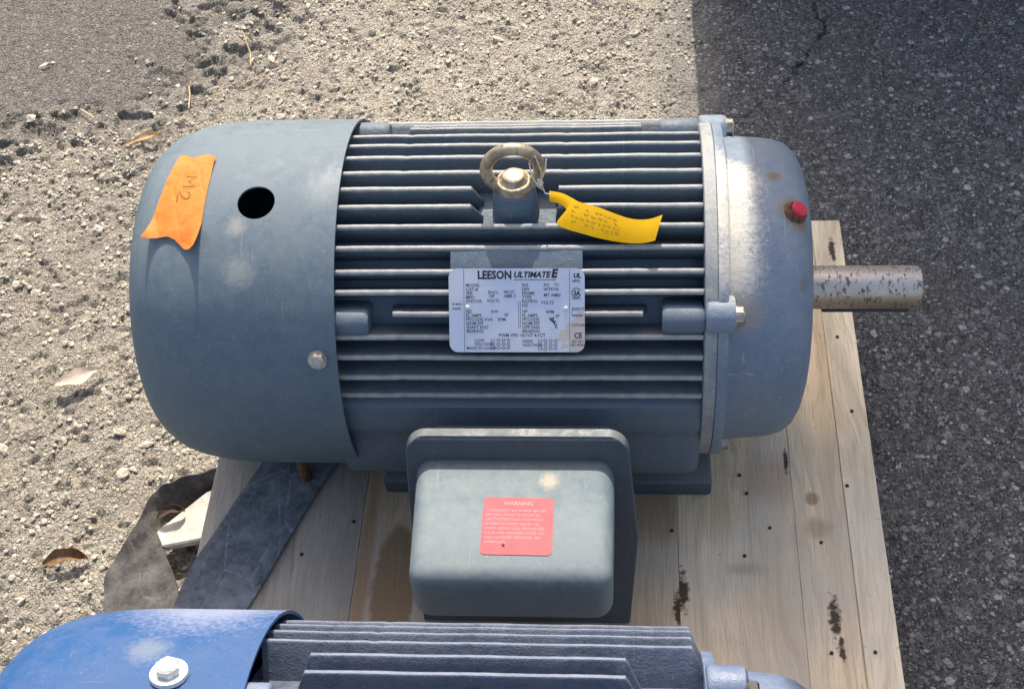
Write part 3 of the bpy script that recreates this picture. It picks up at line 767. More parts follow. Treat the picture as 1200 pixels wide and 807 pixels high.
mp('frame', body_mesh(-0.31, 0.083), M['frame'], smooth=35)
def fin(me, th, mat=M['fin'], parent=None):
    return mp('fin', me, mat, smooth=None, rot=(radians(90-th), 0, 0))
full = fin_mesh(-0.303, 0.0825); full.shade_smooth(); full.set_sharp_from_angle(angle=radians(50))
def fm(*a, **k):
    m = fin_mesh(*a, **k); m.shade_smooth(); m.set_sharp_from_angle(angle=radians(50)); return m
midseg = fm(-0.240, 0.024, 0.004, 0.004)
lseg = fm(-0.303, -0.146, 0, 0.012, n=30); rseg = fm(-0.070, 0.0825, 0.004, 0, n=30)
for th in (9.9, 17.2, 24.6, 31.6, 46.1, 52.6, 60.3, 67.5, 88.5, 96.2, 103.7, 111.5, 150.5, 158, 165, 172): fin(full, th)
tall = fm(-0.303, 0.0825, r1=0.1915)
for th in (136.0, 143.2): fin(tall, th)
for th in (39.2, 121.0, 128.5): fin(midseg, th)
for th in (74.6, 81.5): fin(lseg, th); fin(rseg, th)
# bosses for the through bolts, both ends of the frame
for th in (36.0, 127.0, -54.0, 216.0):
    mp('lug', lug_mesh(-0.304, -0.262, th, 0.178, 0.0155), M['frame'], smooth=50)
    mp('lug', lug_mesh(0.040, 0.0832, th+1, 0.178, 0.0155), M['frame'], smooth=50)
# flat pads: under the eyebolt and behind the nameplate
def pad_mesh(x0, x1, t0, t1, R0, R1, bev=0.002):
    bm = bmesh.new(); n = 6; vs = []
    for x in (x0, x1):
        row = []
        for R in (R0, R1):
            for k in range(n+1): row.append(bm.verts.new(polar(x, R, t0+(t1-t0)*k/n)))
        vs.append(row)
    m = n+1
    for k in range(n):
        bm.faces.new((vs[0][m+k], vs[0][m+k+1], vs[1][m+k+1], vs[1][m+k]))
        bm.faces.new((vs[0][k+1], vs[0][k], vs[1][k], vs[1][k+1]))
        bm.faces.new((vs[0][k], vs[0][k+1], vs[0][m+k+1], vs[0][m+k])); bm.faces.new((vs[1][k+1], vs[1][k], vs[1][m+k], vs[1][m+k+1]))
    bm.faces.new((vs[0][0], vs[0][m], vs[1][m], vs[1][0])); bm.faces.new((vs[0][n], vs[1][n], vs[1][2*m-1], vs[0][2*m-1]))
    return bm_mesh('pad', bm)
mp('mounting_pad', pad_mesh(-0.151, -0.066, 66.5, 89, 0.150, 0.160), M['frame'], smooth=30)
mp('nameplate_pad', pad_mesh(-0.176, -0.041, 30, 60.5, 0.150, 0.1862), M['frame'], smooth=30)
# feet and joint plate
for (y0, y1) in ((-0.146, -0.085), (0.085, 0.146)):
    bm = bmesh.new(); box_bm(bm, -0.285, 0.104, y0, y1, -0.2048, -0.180, 0.004, 2)
    box_bm(bm, -0.27, 0.09, y0*0.9+0.008 if y0 < 0 else y0*0.9, y1*0.9 if y0 < 0 else y1*0.9-0.008, -0.181, -0.13, 0.004, 2)
    mp('foot', bm_mesh('foot', bm), M['boxbase'], smooth=40)
# end bell
mp('frame_ring', lathe_x('frame_ring', [(0.0826, 0.150), (0.0826, 0.1858), (0.0836, 0.1872), (0.0952, 0.1872), (0.0958, 0.1866), (0.0958, 0.150)], 128), M['flange'], smooth=40)
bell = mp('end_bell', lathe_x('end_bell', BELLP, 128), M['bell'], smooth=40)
for th in (38.0, 128.0, -51.0, 217.0):
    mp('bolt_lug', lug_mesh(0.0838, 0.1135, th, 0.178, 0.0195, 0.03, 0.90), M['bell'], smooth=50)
    mp('bolt', hex_bolt_mesh(polar(0.1125, 0.180, th), (1, 0, 0), 0.0100, 0.0085, 0.0125, 0.002), M['zinc'], smooth=30)
bm = bmesh.new(); cyl_bm(bm, polar(0.150, 0.160, -66), polar(0.150, 0.178, -66), 0.0085, 0.0080, 14, bev=0.001)
mp('drain_plug', bm_mesh('drain_plug', bm), M['darksteel'], bell, 40)
# grease plug with red cap
d = polar(0, 1, 77).normalized()
dd = (d*0.86 + Vector((0.5, 0, 0))).normalized()
p = polar(0.1770, 0.1610, 76)
bm = bmesh.new(); cyl_bm(bm, p - dd*0.004, p + dd*0.006, 0.0150, 0.0115, 14, bev=0.002)
for v in bm.verts: v.co += Vector((random.uniform(-1, 1), random.uniform(-1, 1), random.uniform(-1, 1)))*0.0011
plug = mp('grease_plug', bm_mesh('grease_plug', bm), M['rust'], smooth=40)
bm = bmesh.new(); cyl_bm(bm, p + dd*0.0055 + Vector((0.001, 0, 0)), p + dd*0.0095 + Vector((0.001, 0, 0)), 0.0092, 0.0086, 18, bev=0.0015)
mp('cap', bm_mesh('cap', bm), M['red'], plug, 40)
# shaft with keyway step
bm_prof = [(0.19, 0.026), (0.2115, 0.026), (0.2125, 0.0245), (0.329, 0.0245), (0.3325, 0.0225), (0.3325, 0.0)]
mp('shaft', lathe_x('shaft', bm_prof, 64), M['shaft'], smooth=30)
bm = bmesh.new(); box_bm(bm, 0.225, 0.322, -0.006, 0.006, -0.0275, -0.020, 0.0006, 1)
kb = bm_mesh('shaft_key', bm); mp('shaft_key', kb, M['darksteel'], rot=(radians(-33), 0, 0))

# fan cover, its bolts and the taped note
cover = mp('fan_cover', fan_cover_mesh((-0.381, 75.6, 0.0198)), M['cover'], smooth=35, loc=(OFF[0], OFF[1]-0.001, OFF[2]-0.0038))
for th in (26.9, 206.9, 296.9):
    mp('bolt', hex_bolt_mesh(polar(-0.315, 0.1988, th), polar(0, 1, th), 0.0085, 0.006, 0.0105, 0.0022), M['zinc' if th < 100 else 'rust'], cover, 30)
bm = bmesh.new(); cyl_bm(bm, (-0.3835, -0.128, -0.202), (-0.3835, -0.128, -0.140), 0.0072, n=14)
mp('stud', bm_mesh('stud', bm), M['rust'], cover, 40)
# tape: four corners in (x, angle), lifted and curled at the lower corners
TC = dict(tl=(-0.4780, 97), tr=(-0.4340, 94), bl=(-0.4985, 64.0), br=(-0.4370, 60.5))
def tape(u, v, lift=0.0006):
    """u 0..1 left to right, v 0..1 top to bottom"""
    bulge = 0.0
    xl = TC['tl'][0]+(TC['bl'][0]-TC['tl'][0])*v; xr = TC['tr'][0]+(TC['br'][0]-TC['tr'][0])*v
    tl_ = TC['tl'][1]+(TC['bl'][1]-TC['tl'][1])*v; tr_ = TC['tr'][1]+(TC['br'][1]-TC['tr'][1])*v
    x = xl+(xr-xl)*u; th = tl_+(tr_-tl_)*u
    arch = 4*u*(1-u)
    if v > 0.75:
        q = (v-0.75)/0.25
        th += q*(2.4*max(0, 1-abs(u-0.42)/0.42) - 1.6*max(0, 1-abs(u-0.76)/0.2))
    if v < 0.2: th += (1-v/0.2)*0.9*sin(u*9+1)
    c = max(0, (v-0.72)/0.28)**1.6
    lf = lift + 0.0190*c*(0.06+0.94*(1-arch)**2.0) + 0.0012*max(0, sin(v*7+u*3))*(u < 0.98) + 0.003*max(0, (u-0.86)/0.14)*max(0, 1-v/0.25)
    return polar(x, cover_r(x)+lf, th)
def grid_mesh(name, fn, nu, nv, thick=0.0):
    V = [fn(i/nu, j/nv) for j in range(nv+1) for i in range(nu+1)]
    F = [(j*(nu+1)+i, j*(nu+1)+i+1, (j+1)*(nu+1)+i+1, (j+1)*(nu+1)+i) for j in range(nv) for i in range(nu)]
    me = mesh(name, V, F)
    if thick:
        bm = bmesh.new(); bm.from_mesh(me); bmesh.ops.solidify(bm, geom=bm.faces[:], thickness=thick)
        bmesh.ops.recalc_face_normals(bm, faces=bm.faces); bm.to_mesh(me); bm.free()
    return me
tp = mp('tape_strip', grid_mesh('tape_strip', tape, 16, 24, 0.0003), M['tape'], cover, 60)
tp['label'] = 'torn bright orange tape with M2 written on it'
# handwriting: reads downwards, so letter tops point right
def hw(pts, cu, cv, s): return [(cu + p[1]*s*1.0, cv + p[0]*s*0.62) for p in pts]
Mst = hw([(0, 0), (0.05, 1), (0.38, 0.35), (0.70, 1.0), (0.80, 0)], 0.44, 0.27, 0.26)
two = hw([(0.05, 0.75), (0.2, 0.98), (0.45, 0.95), (0.55, 0.7), (0.4, 0.35), (0.05, 0.0), (0.4, -0.03), (0.8, 0.05)], 0.40, 0.445, 0.26)
V, F = ribbon_on(lambda u, v: tape(u, v, 0.0013), [Mst, two], 0.0020)
mp('handwriting', mesh('handwriting', V, F), M['olive_ink'], tp)

# eyebolt on its boss
EX, EY = -0.1120, -0.033
bm = bmesh.new()
cyl_bm(bm, (EX, EY, 0.140), (EX, EY, 0.191), 0.0262, 0.0222, 36, bev=0.002)
boss = mp('eyebolt_boss', bm_mesh('eyebolt_boss', bm), M['frame'], smooth=40)
bm = bmesh.new()
cyl_bm(bm, (EX, EY, 0.1905), (EX, EY, 0.2015), 0.0195, 0.0185, 36, bev=0.003)
cyl_bm(bm, (EX, EY, 0.2005), (EX, EY, 0.2085), 0.0165, 0.0125, 30, bev=0.0045)
n1, n2, Rr, rr = 56, 16, 0.0272, 0.0066
cz = 0.2150; tw = radians(4)
vs = []
for i in range(n1):
    a = 2*pi*i/n1
    for k in range(n2):
        b = 2*pi*k/n2; q = Rr + rr*cos(b)
        vs.append(bm.verts.new((EX + q*cos(a)*cos(tw) - rr*sin(b)*sin(tw), EY + rr*sin(b)*cos(tw) + q*cos(a)*sin(tw), cz + q*sin(a))))
for i in range(n1):
    for k in range(n2):
        bm.faces.new((vs[i*n2+k], vs[((i+1) % n1)*n2+k], vs[((i+1) % n1)*n2+(k+1) % n2], vs[i*n2+(k+1) % n2]))
mp('eyebolt', bm_mesh('eyebolt', bm), M['eye'], smooth=40)

# nameplate
el = radians(42.5); PR = 0.1895
nm = Matrix(((1, 0, 0), (0, sin(el), -cos(el)), (0, cos(el), sin(el))))    # local x, y(up the plate), z(out)
loc = Vector(OFF) + polar(-0.1078, PR, 40.6)
PWD, PHT = 0.1385, 0.0855
plate = link('nameplate', plate_mesh('nameplate', PWD, PHT, 0.009, 0.0010), M['plate'], motor, loc, nm.to_euler())
plate['label'] = 'silver rating plate printed with lettering and certification marks'
px = lambda fx: -PWD/2 + PWD*fx
py = lambda fy: PHT/2 - PHT*fy
sz = 0.0046
T = [('LEESON', px(0.213), py(0.120), 0.0115, 'LEFT', 0.036, 0.0, 0.86)]
V, F = text_mesh(T)
V2, F2 = text_mesh([('ULTIMATE', px(0.478), py(0.105), 0.0082, 'LEFT', 0.04, 0.25, 0.98), ('E', px(0.755), py(0.105), 0.0118, 'LEFT', 0.05, 0.2, 0.95)])
F += [tuple(i+len(V) for i in f) for f in F2]; V += V2
add_quad(V, F, px(0.48), py(0.137), px(0.79), py(0.131))
V2, F2 = text_mesh([('UL', px(0.918), py(0.112), 0.0062, 'LEFT', 0.05, 0.1), ('SA', px(0.921), py(0.320), 0.0066, 'LEFT', 0.04, 0.0, 0.85),
                    ('CE', px(0.920), py(0.830), 0.0078, 'LEFT', 0.02, 0.0, 0.9)])
F += [tuple(i+len(V) for i in f) for f in F2]; V += V2
add_ring(V, F, px(0.940), py(0.29), 0.0042, 0.0050, 28, 0.5, 2*pi-0.5)
add_quad(V, F, px(0.915), py(0.145), px(0.965), py(0.138))
tag(link('lettering', mesh('lettering', V, F), M['black'], plate, (0, 0, 0.0014)), kind='stuff')
items = []
def tx(s, fx, fy, k=1.0, al='LEFT'): items.append((s, px(fx), py(fy), sz*k, al, 0.012, 0.0, 0.95))
for i, s_ in enumerate(('MODEL', 'CAT #', 'SER', 'MFD', 'STATOR')): tx(s_, 0.126, 0.215+0.048*i)
tx('45 MAX', 0.022, 0.435, 0.72); tx('100000', 0.020, 0.49, 0.72)
for i, s_ in enumerate(('HZ', 'FL AMPS', 'PF/CODE KVA', 'NOM EFF', 'SHAFT END', 'BEARING')): tx(s_, 0.126, 0.53+0.047*i)
tx('ENCL', 0.29, 0.30); tx('HP', 0.30, 0.345); tx('PROT', 0.405, 0.30); tx('AMB C', 0.405, 0.345); tx('VOLTS', 0.28, 0.40); tx('KW', 0.31, 0.53)
tx('RPM', 0.36, 0.625); tx('SF', 0.41, 0.57)
for i, s_ in enumerate(('INS', 'DES', 'FRAME', 'TYPE', 'RATING', 'HZ')): tx(s_, 0.54, 0.215+0.048*i)
tx('PH', 0.70, 0.215); tx('WT', 0.70, 0.265); tx('MT AMBI', 0.70, 0.335); tx('VOLTS', 0.68, 0.425); tx('TC', 0.775, 0.215); tx('KVA', 0.75, 0.265)
for i, s_ in enumerate(('HP', 'FL AMPS', 'PF/CODE', 'NOM EFF', 'OPP END', 'BEARING')): tx(s_, 0.54, 0.53+0.047*i)
tx('RPM', 0.715, 0.535); tx('SF', 0.785, 0.585)
tx('PWM VFD 10:1VT 4:1CT', 0.365, 0.815, 1.05)
tx('LOW', 0.185, 0.875); tx('VOLTAGE', 0.185, 0.92); tx('MADE IN CHINA', 0.125, 0.968, 0.95)
tx('HIGH', 0.54, 0.885); tx('VOLTAGE', 0.54, 0.93)
for i in range(3):
    tx('L%d-O-O-O' % (i+1), 0.305, 0.872+0.046*i, 1.05); tx('L%d-O O-O' % (i+1), 0.655, 0.880+0.046*i, 1.05)
tx('E46153', 0.908, 0.165, 0.6); tx('LR6413', 0.905, 0.37, 0.7); tx('ENERGY', 0.905, 0.495, 0.8); tx('VERIFIED', 0.903, 0.575, 0.7); tx('CC010A', 0.905, 0.69, 0.85); tx('IEC 34-1', 0.905, 0.885, 0.8); tx('IEC 60034', 0.900, 0.925, 0.75)
V, F = text_mesh(items)
add_quad(V, F, px(0.1105), py(0.995), px(0.1135), py(0.005)); add_quad(V, F, px(0.888), py(0.995), px(0.891), py(0.005))
add_quad(V, F, px(0.513), py(0.71), px(0.516), py(0.39)); add_quad(V, F, px(0.526), py(0.71), px(0.529), py(0.39))
# little box of the efficiency mark
for (a, b, c, d_) in ((0.905, 0.50, 0.965, 0.503), (0.905, 0.56, 0.965, 0.563), (0.905, 0.50, 0.908, 0.563), (0.962, 0.50, 0.965, 0.563)): add_quad(V, F, px(a), py(d_), px(c), py(b))
tag(link('fine_print', mesh('fine_print', V, F), M['ink_grey'], plate, (0, 0, 0.0013)), kind='stuff')
# hand-scratched mark near the right
def flat(u, v): return Vector((px(u), py(v), 0.0016))
strokes = [[(0.745, 0.585), (0.76, 0.60), (0.775, 0.58), (0.765, 0.62), (0.785, 0.63), (0.775, 0.66)], [(0.75, 0.61), (0.77, 0.64), (0.78, 0.67), (0.795, 0.66), (0.785, 0.70), (0.80, 0.71)], [(0.74, 0.60), (0.78, 0.65)]]
V, F = ribbon_on(flat, strokes, 0.0011)
link('scrawl', mesh('scrawl', V, F), M['black'], plate)
for (fx, fy) in ((0.137, 0.465), (0.862, 0.48)):
    bm = bmesh.new(); bmesh.ops.create_uvsphere(bm, u_segments=16, v_segments=8, radius=0.0026)
    for v in bm.verts: v.co.z *= 0.6
    link('rivet', bm_mesh('rivet', bm), M['zincpale'], plate, (px(fx), py(fy), 0.001), smooth=180)

# terminal box
def box_shell(name, sec, yb, yf):
    pass
bm = bmesh.new()
# flange of the box base: rounded plate leaning forward towards the bottom
out = []
def flange_x(z):      # half outline (left, right) by height
    l = interp([(-0.2, -0.222), (-0.10, -0.2265), (0.0, -0.2255), (0.034, -0.2245)], z); r = interp([(-0.2, 0.0080), (-0.09, 0.0165), (0.0, 0.0075), (0.034, 0.0055)], z)
    return l, r
def flange_y(z): return interp([(-0.2, -0.318), (-0.10, -0.283), (0.034, -0.236)], z)
zt, zb, rc = 0.0335, -0.200, 0.021
pts = []
for k in range(9):
    a = radians(90*k/8); pts.append(('r', zt-rc+rc*cos(a), rc*(1-sin(a))))
for z in np.linspace(zt-rc-0.01, zb, 14): pts.append(('r', z, 0))
right = [(flange_x(z)[1]-ins, z) for (_, z, ins) in pts]; left = [(flange_x(z)[0]+ins, z) for (_, z, ins) in pts]
loop = right + left[::-1]
fr = [bm.verts.new((x, flange_y(z), z)) for x, z in loop]
fr0 = [bm.verts.new((x + (0.0012 if x < -0.1 else -0.0012), flange_y(z)-0.0012, z - (0.0012 if z > 0.03 else 0))) for x, z in loop]
bk = [bm.verts.new((x, flange_y(z)+0.0095, z)) for x, z in loop]
m = len(loop)
for i in range(m):
    j = (i+1) % m
    bm.faces.new((fr[i], fr[j], bk[j], bk[i])); bm.faces.new((fr0[i], fr0[j], fr[j], fr[i]))
# close front and back with strips between mirrored points
h2 = m//2
for i in range(h2-1):
    bm.faces.new((fr0[i], fr0[i+1], fr0[m-2-i], fr0[m-1-i])); bm.faces.new((bk[i+1], bk[i], bk[m-1-i], bk[m-2-i]))
tb = mp('terminal_box', bm_mesh('terminal_box', bm), M['boxbase'], smooth=35)
bm = bmesh.new(); box_bm(bm, -0.205, -0.012, -0.232, -0.150, -0.17, -0.012, 0.008, 3)
mp('box_neck', bm_mesh('box_neck', bm), M['boxbase'], tb, 40)
def lid_mesh():
    bm = bmesh.new()
    x0, x1, y0, y1, z0, z1 = -0.2155, -0.0085, -0.388, -0.232, -0.084, 0.0068
    vs = {}
    for ix, x in enumerate((x0, x1)):
        for iy, y in enumerate((y0, y1)):
            for iz, z in enumerate((z0, z1)):
                xx = x; yy = y; zz = z
                if iy == 0: xx += 0.0035 if ix == 0 else -0.0015; zz += -0.006 if iz == 1 else 0.004
                if iy == 1 and iz == 0: yy -= 0.043
                vs[ix, iy, iz] = bm.verts.new((xx, yy, zz))
    for q in (((0,0,0),(0,0,1),(0,1,1),(0,1,0)), ((1,0,0),(1,1,0),(1,1,1),(1,0,1)), ((0,0,0),(1,0,0),(1,0,1),(0,0,1)), ((0,1,0),(0,1,1),(1,1,1),(1,1,0)), ((0,0,0),(0,1,0),(1,1,0),(1,0,0)), ((0,0,1),(1,0,1),(1,1,1),(0,1,1))):
        bm.faces.new([vs[k] for k in q])
    bmesh.ops.recalc_face_normals(bm, faces=bm.faces)
    front = [e for e in bm.edges if not all(v.co.y > -0.30 for v in e.verts)]
    bmesh.ops.bevel(bm, geom=front, offset=0.0185, segments=6, profile=0.5, affect='EDGES', clamp_overlap=True)
    return bm_mesh('lid', bm)
lid = mp('lid', lid_mesh(), M['box'], tb, 179)
# warning label lying on the sloping lid top
def lid_pt(x, y, up): return Vector((x, y, 0.0068 - 0.006*(y+0.232)/(-0.156)+0.0 + up))
slope = math.atan2(0.006, 0.156)
lw, lh = 0.0715, 0.066
wl_ = link('warning_label', plate_mesh('warning_label', lw, lh, 0.005, 0.0004), M['warn'], lid, lid_pt(-0.1052, -0.3255, 0.0003), (slope, 0, radians(-0.6)))
wl_['label'] = 'faded red warning label with pale print'
lines = ['DISCONNECT ALL POWER BEFORE', 'SERVICING. FAILURE TO FOLLOW ALL', 'SAFETY INSTRUCTIONS COULD RESULT', 'IN SERIOUS BODILY INJURY OR', 'DEATH. INSTALL AND GROUND PER', 'LOCAL AND NATIONAL CODES. USE', 'ONLY QUALIFIED PERSONNEL. SEE', 'NAMEPLATE']
it = [('WARNING', 0.0, lh/2-0.0092, 0.0062, 'CENTER', 0.02, 0, 1.0)]
for i, s_ in enumerate(lines): it.append((s_, -lw/2+0.0035, lh/2-0.0170-0.0052*i, 0.0044, 'LEFT', 0.012, 0, 0.062/ (len(s_)*0.0044*0.60) if i < 7 else 0.9))
V, F = text_mesh(it)
tag(link('lettering', mesh('lettering', V, F), M['pink'], wl_, (0, 0, 0.0007)), kind='stuff')
# the chip of dirt stuck on it
bm = bmesh.new(); bmesh.ops.create_icosphere(bm, subdivisions=1, radius=0.0017)
for v in bm.verts: v.co.z *= 0.5; v.co.x += random.uniform(-1, 1)*0.0004
link('dirt_speck', bm_mesh('dirt_speck', bm), M['rust'], wl_, (-0.0130, -0.0225, 0.0008))

# ------------------------------------------------------------------ yellow tag and its string (hangs from the eyebolt)
TG = empty('paper_tag', (-0.06, -0.09, AX+0.165))
tag(TG, 'yellow paper tag tied with string to the eyebolt and lying across the fins', 'tag')
def rel(p): return Vector(p) - Vector((-0.06, -0.09, 0.165))
TAGP = [  # (x, theta, R) of upper and lower edge, station by station
    ((-0.0755, 78.6, 0.193), (-0.0752, 75.3, 0.190)), ((-0.0620, 77.6, 0.193), (-0.0640, 74.2, 0.191)), ((-0.0505, 75.6, 0.193), (-0.0575, 71.8, 0.191)),
    ((-0.0440, 74.3, 0.194), (-0.0665, 67.2, 0.191)), ((-0.0250, 72.3, 0.195), (-0.0375, 63.8, 0.192)), ((-0.0070, 70.0, 0.195), (-0.0155, 62.0, 0.1925)),
    ((0.0095, 68.6, 0.193), (0.0060, 61.0, 0.1925)), ((0.0260, 68.5, 0.193), (0.0215, 60.9, 0.194)), ((0.0400, 69.2, 0.198), (0.0325, 61.3, 0.198))]
def tagsurf(u, v, up=0.0):
    f = u*(len(TAGP)-1); i = min(int(f), len(TAGP)-2); t = f-i
    def cr(side, c):
        q = [TAGP[max(0, min(len(TAGP)-1, i+k))][side][c] for k in (-1, 0, 1, 2)]
        return 0.5*((2*q[1]) + (-q[0]+q[2])*t + (2*q[0]-5*q[1]+4*q[2]-q[3])*t*t + (-q[0]+3*q[1]-3*q[2]+q[3])*t**3)
    a = [cr(0, c) for c in range(3)]; b = [cr(1, c) for c in range(3)]
    p = [a[c]+(b[c]-a[c])*v for c in range(3)]
    return rel(polar(p[0], p[2] + up + 0.0012*sin(v*pi), p[1]))
tg = link('tag_sheet', grid_mesh('tag_sheet', tagsurf, 40, 8, 0.00035), M['tag'], TG, smooth=60)
strokes = []
for r_ in range(4):
    v0 = 0.22 + 0.16*r_
    u = 0.36 + 0.02*r_
    while u < 0.66 - 0.03*(r_ == 0):
        L = random.uniform(0.012, 0.03)
        st = [(u + L*q/4, v0 + random.uniform(-0.035, 0.035)) for q in range(5)]
        if random.random() > 0.25: strokes.append(st)
        u += L + random.uniform(0.006, 0.014)
V, F = ribbon_on(lambda u, v: tagsurf(u, v, 0.0009), strokes, 0.0007)
tag(link('print', mesh('print', V, F), M['tagink'], TG), kind='stuff')
def srel(pts): return [rel(p) for p in pts]
bm_pts = [(EX+0.024, EY-0.004, 0.236), (EX+0.030, EY-0.010, 0.220), (EX+0.029, EY-0.013, 0.208), (EX+0.033, EY-0.017, 0.197), (-0.0745, polar(0, 0.195, 77).y, polar(0, 0.195, 77).z)]
link('string', tube_me('string', srel(bm_pts), 0.0007, 6), M['string'], TG)
bm_pts = [(EX+0.018, EY-0.009, 0.232), (EX+0.020, EY-0.016, 0.222), (EX+0.026, EY-0.018, 0.208), (EX+0.031, EY-0.016, 0.200), (EX+0.029, EY-0.010, 0.210), (EX+0.034, EY-0.009, 0.222), (EX+0.035, EY-0.004, 0.232)]
link('string', tube_me('string', srel(bm_pts), 0.0008, 6), M['string'], TG)
bm = bmesh.new(); bmesh.ops.create_icosphere(bm, subdivisions=2, radius=0.0042)
for v in bm.verts: v.co = Vector((v.co.x*0.8, v.co.y*0.8, v.co.z*1.5)) + Vector((random.uniform(-1, 1), random.uniform(-1, 1), random.uniform(-1, 1)))*0.0006
link('knot', bm_mesh('knot', bm), M['string'], TG, rel((EX+0.028, EY-0.014, 0.208)))

# ------------------------------------------------------------------ blue motor in front
BY = -0.65
bmot = empty('electric_motor', (RX, BY, ZP+0.0015))
tag(bmot, 'dusty blue electric motor in the foreground with ribbed frame and bolted blue fan cover', 'motor')
def bp(name, me, mat, parent=None, smooth=None, rot=(0, 0, 0)):
    return link(name, me, mat, parent or bmot, OFF if parent is None else (0, 0, 0), rot, smooth)
bp('frame', body_mesh(-0.31, 0.066, 0.155), M['bluefin'], smooth=35)
bfull = fm(-0.300, 0.066, 0, 0.010, r1=0.190, t=0.85); bshort = fm(-0.266, 0.016, 0.012, 0.014, r1=0.190, t=0.85, drop=0.03)
for th in (147, 140, 133.5, 127.3, 154, 161): bp('fin', bfull, M['bluefin2'], rot=(radians(90-th), 0, 0))
for th in (120.6, 113.4, 106, 98.5): bp('fin', bshort, M['bluefin2'], rot=(radians(90-th), 0, 0))
for th in (91, 84, 77, 70, 63, 56, 49, 42, 35, 28, 21, 14): bp('fin', bfull, M['bluefin2'], rot=(radians(90-th), 0, 0))
for (y0, y1) in ((-0.146, -0.085), (0.085, 0.146)):
    bm = bmesh.new(); box_bm(bm, -0.285, 0.104, y0, y1, -0.2048, -0.150, 0.004, 2)
    bp('foot', bm_mesh('foot', bm), M['bluefin'], smooth=40)
bcov = bp('fan_cover', fan_cover_mesh(), M['blue'], smooth=35)
for th in (108, 18, 198):
    bp('bolt', hex_bolt_mesh(polar(-0.358, 0.2005, th), polar(0, 1, th), 0.0100, 0.0085, 0.0155, 0.0025, 28), M['zincpale'], bcov, 30)
bp('lug', lug_mesh(-0.300, -0.276, 106, 0.184, 0.012), M['bluebell'], smooth=50)
prof = [(x-0.0305, r*0.90) for (x, r) in BELLP]
bp('end_bell', lathe_x('end_bell', prof, 96), M['bluebell'], smooth=40)
for th in (122, 32, 212, -58):
    bp('bolt_lug', lug_mesh(0.0668, 0.100, th, 0.164, 0.019, 0.03, 0.7), M['bluebell'], smooth=50)
    bp('bolt', hex_bolt_mesh(polar(0.098, 0.163, th-3), (1, 0, 0), 0.0105, 0.0085, 0.0125, 0.002), M['darksteel'], smooth=30)
bp('shaft', lathe_x('shaft', [(x-0.017, r) for x, r in bm_prof], 48), M['shaft'], smooth=30)

# ------------------------------------------------------------------ straps, pipe, litter
def ribbon_mesh(name, st, cuts=6, thick=0.002, wob=0.0):
    def cr(q, t): return 0.5*((2*q[1]) + (q[2]-q[0])*t + (2*q[0]-5*q[1]+4*q[2]-q[3])*t*t + (q[3]-q[0]+3*q[1]-3*q[2])*t**3)
    A = [Vector(s[0]) for s in st]; B = [Vector(s[1]) for s in st]; rows = []
    for i in range(len(st)-1):
        for k in range(cuts + (i == len(st)-2)):
            t = k/cuts; ix = [max(0, min(len(st)-1, i+d_)) for d_ in (-1, 0, 1, 2)]
            rows.append((cr([A[j] for j in ix], t), cr([B[j] for j in ix], t)))
    nv = 8; V = []
    for r_, (a, b) in enumerate(rows):
        for k in range(nv+1):
            p = a.lerp(b, k/nv)
            V.append(p + Vector((0, 0, wob*sin(r_*0.9+k*1.3))))
    F = [(i*(nv+1)+k, i*(nv+1)+k+1, (i+1)*(nv+1)+k+1, (i+1)*(nv+1)+k) for i in range(len(rows)-1) for k in range(nv)]
    me = mesh(name, V, F); bm = bmesh.new(); bm.from_mesh(me); bmesh.ops.solidify(bm, geom=bm.faces[:], thickness=thick)
    bmesh.ops.recalc_face_normals(bm, faces=bm.faces); bm.to_mesh(me); bm.free(); return me
zs = ZP+0.0032
st = [((-0.335, 0.17, zs), (-0.245, 0.14, zs)), ((-0.400, 0.0, zs+0.001), (-0.312, -0.03, zs)), ((-0.443, -0.108, zs+0.001), (-0.360, -0.130, zs)),
      ((-0.480, -0.20, zs), (-0.395, -0.225, zs+0.001)), ((-0.5035, -0.262, zs), (-0.422, -0.300, zs)), ((-0.518, -0.33, zs-0.012), (-0.448, -0.365, zs)), ((-0.525, -0.40, zs-0.03), (-0.475, -0.45, zs))]
sb = link('belt', ribbon_mesh('belt', st, 6, 0.0025, 0.0006), M['strap'], smooth=50)
tag(sb, 'dark blue-grey flat belt lying diagonally across the left end of the pallet', 'belt')
st = [((-0.4821, -0.0329, 0.055), (-0.4903, -0.0386, 0.010)), ((-0.5236, -0.0443, 0.055), (-0.5312, -0.0569, 0.010)), ((-0.5662, -0.0590, 0.056), (-0.5683, -0.0838, 0.010)), ((-0.5941, -0.0728, 0.056), (-0.5904, -0.1020, 0.012)),
      ((-0.6104, -0.0890, 0.054), (-0.6021, -0.1154, 0.020)), ((-0.6327, -0.1391, 0.034), (-0.5871, -0.1540, 0.028)), ((-0.6579, -0.1845, 0.014), (-0.5621, -0.1988, 0.032)), ((-0.6531, -0.2237, 0.009), (-0.5448, -0.2399, 0.032)),
      ((-0.6432, -0.2699, 0.008), (-0.5338, -0.2799, 0.030)), ((-0.6276, -0.3331, 0.008), (-0.5168, -0.3419, 0.030))]
ob = link('belt', ribbon_mesh('belt', st, 7, 0.0028, 0.0024), M['oldstrap'], smooth=50)
tag(ob, 'weathered brown-grey belt looped on the gravel beside the left pallet edge', 'belt')
bm = bmesh.new()
sc0 = [(-0.600, -0.132), (-0.587, -0.155), (-0.495, -0.134), (-0.495, -0.050), (-0.545, -0.070)]
tp_, bt_ = [], []
for (x_, y_) in sc0:
    tp_.append(bm.verts.new((x_, y_, 0.034 + 0.02*(x_+0.6)))); bt_.append(bm.verts.new((x_+0.001, y_, 0.022 + 0.02*(x_+0.6))))
bm.faces.new(tp_); bm.faces.new(bt_[::-1])
for i in range(5): bm.faces.new((tp_[i], bt_[i], bt_[(i+1) % 5], tp_[(i+1) % 5]))
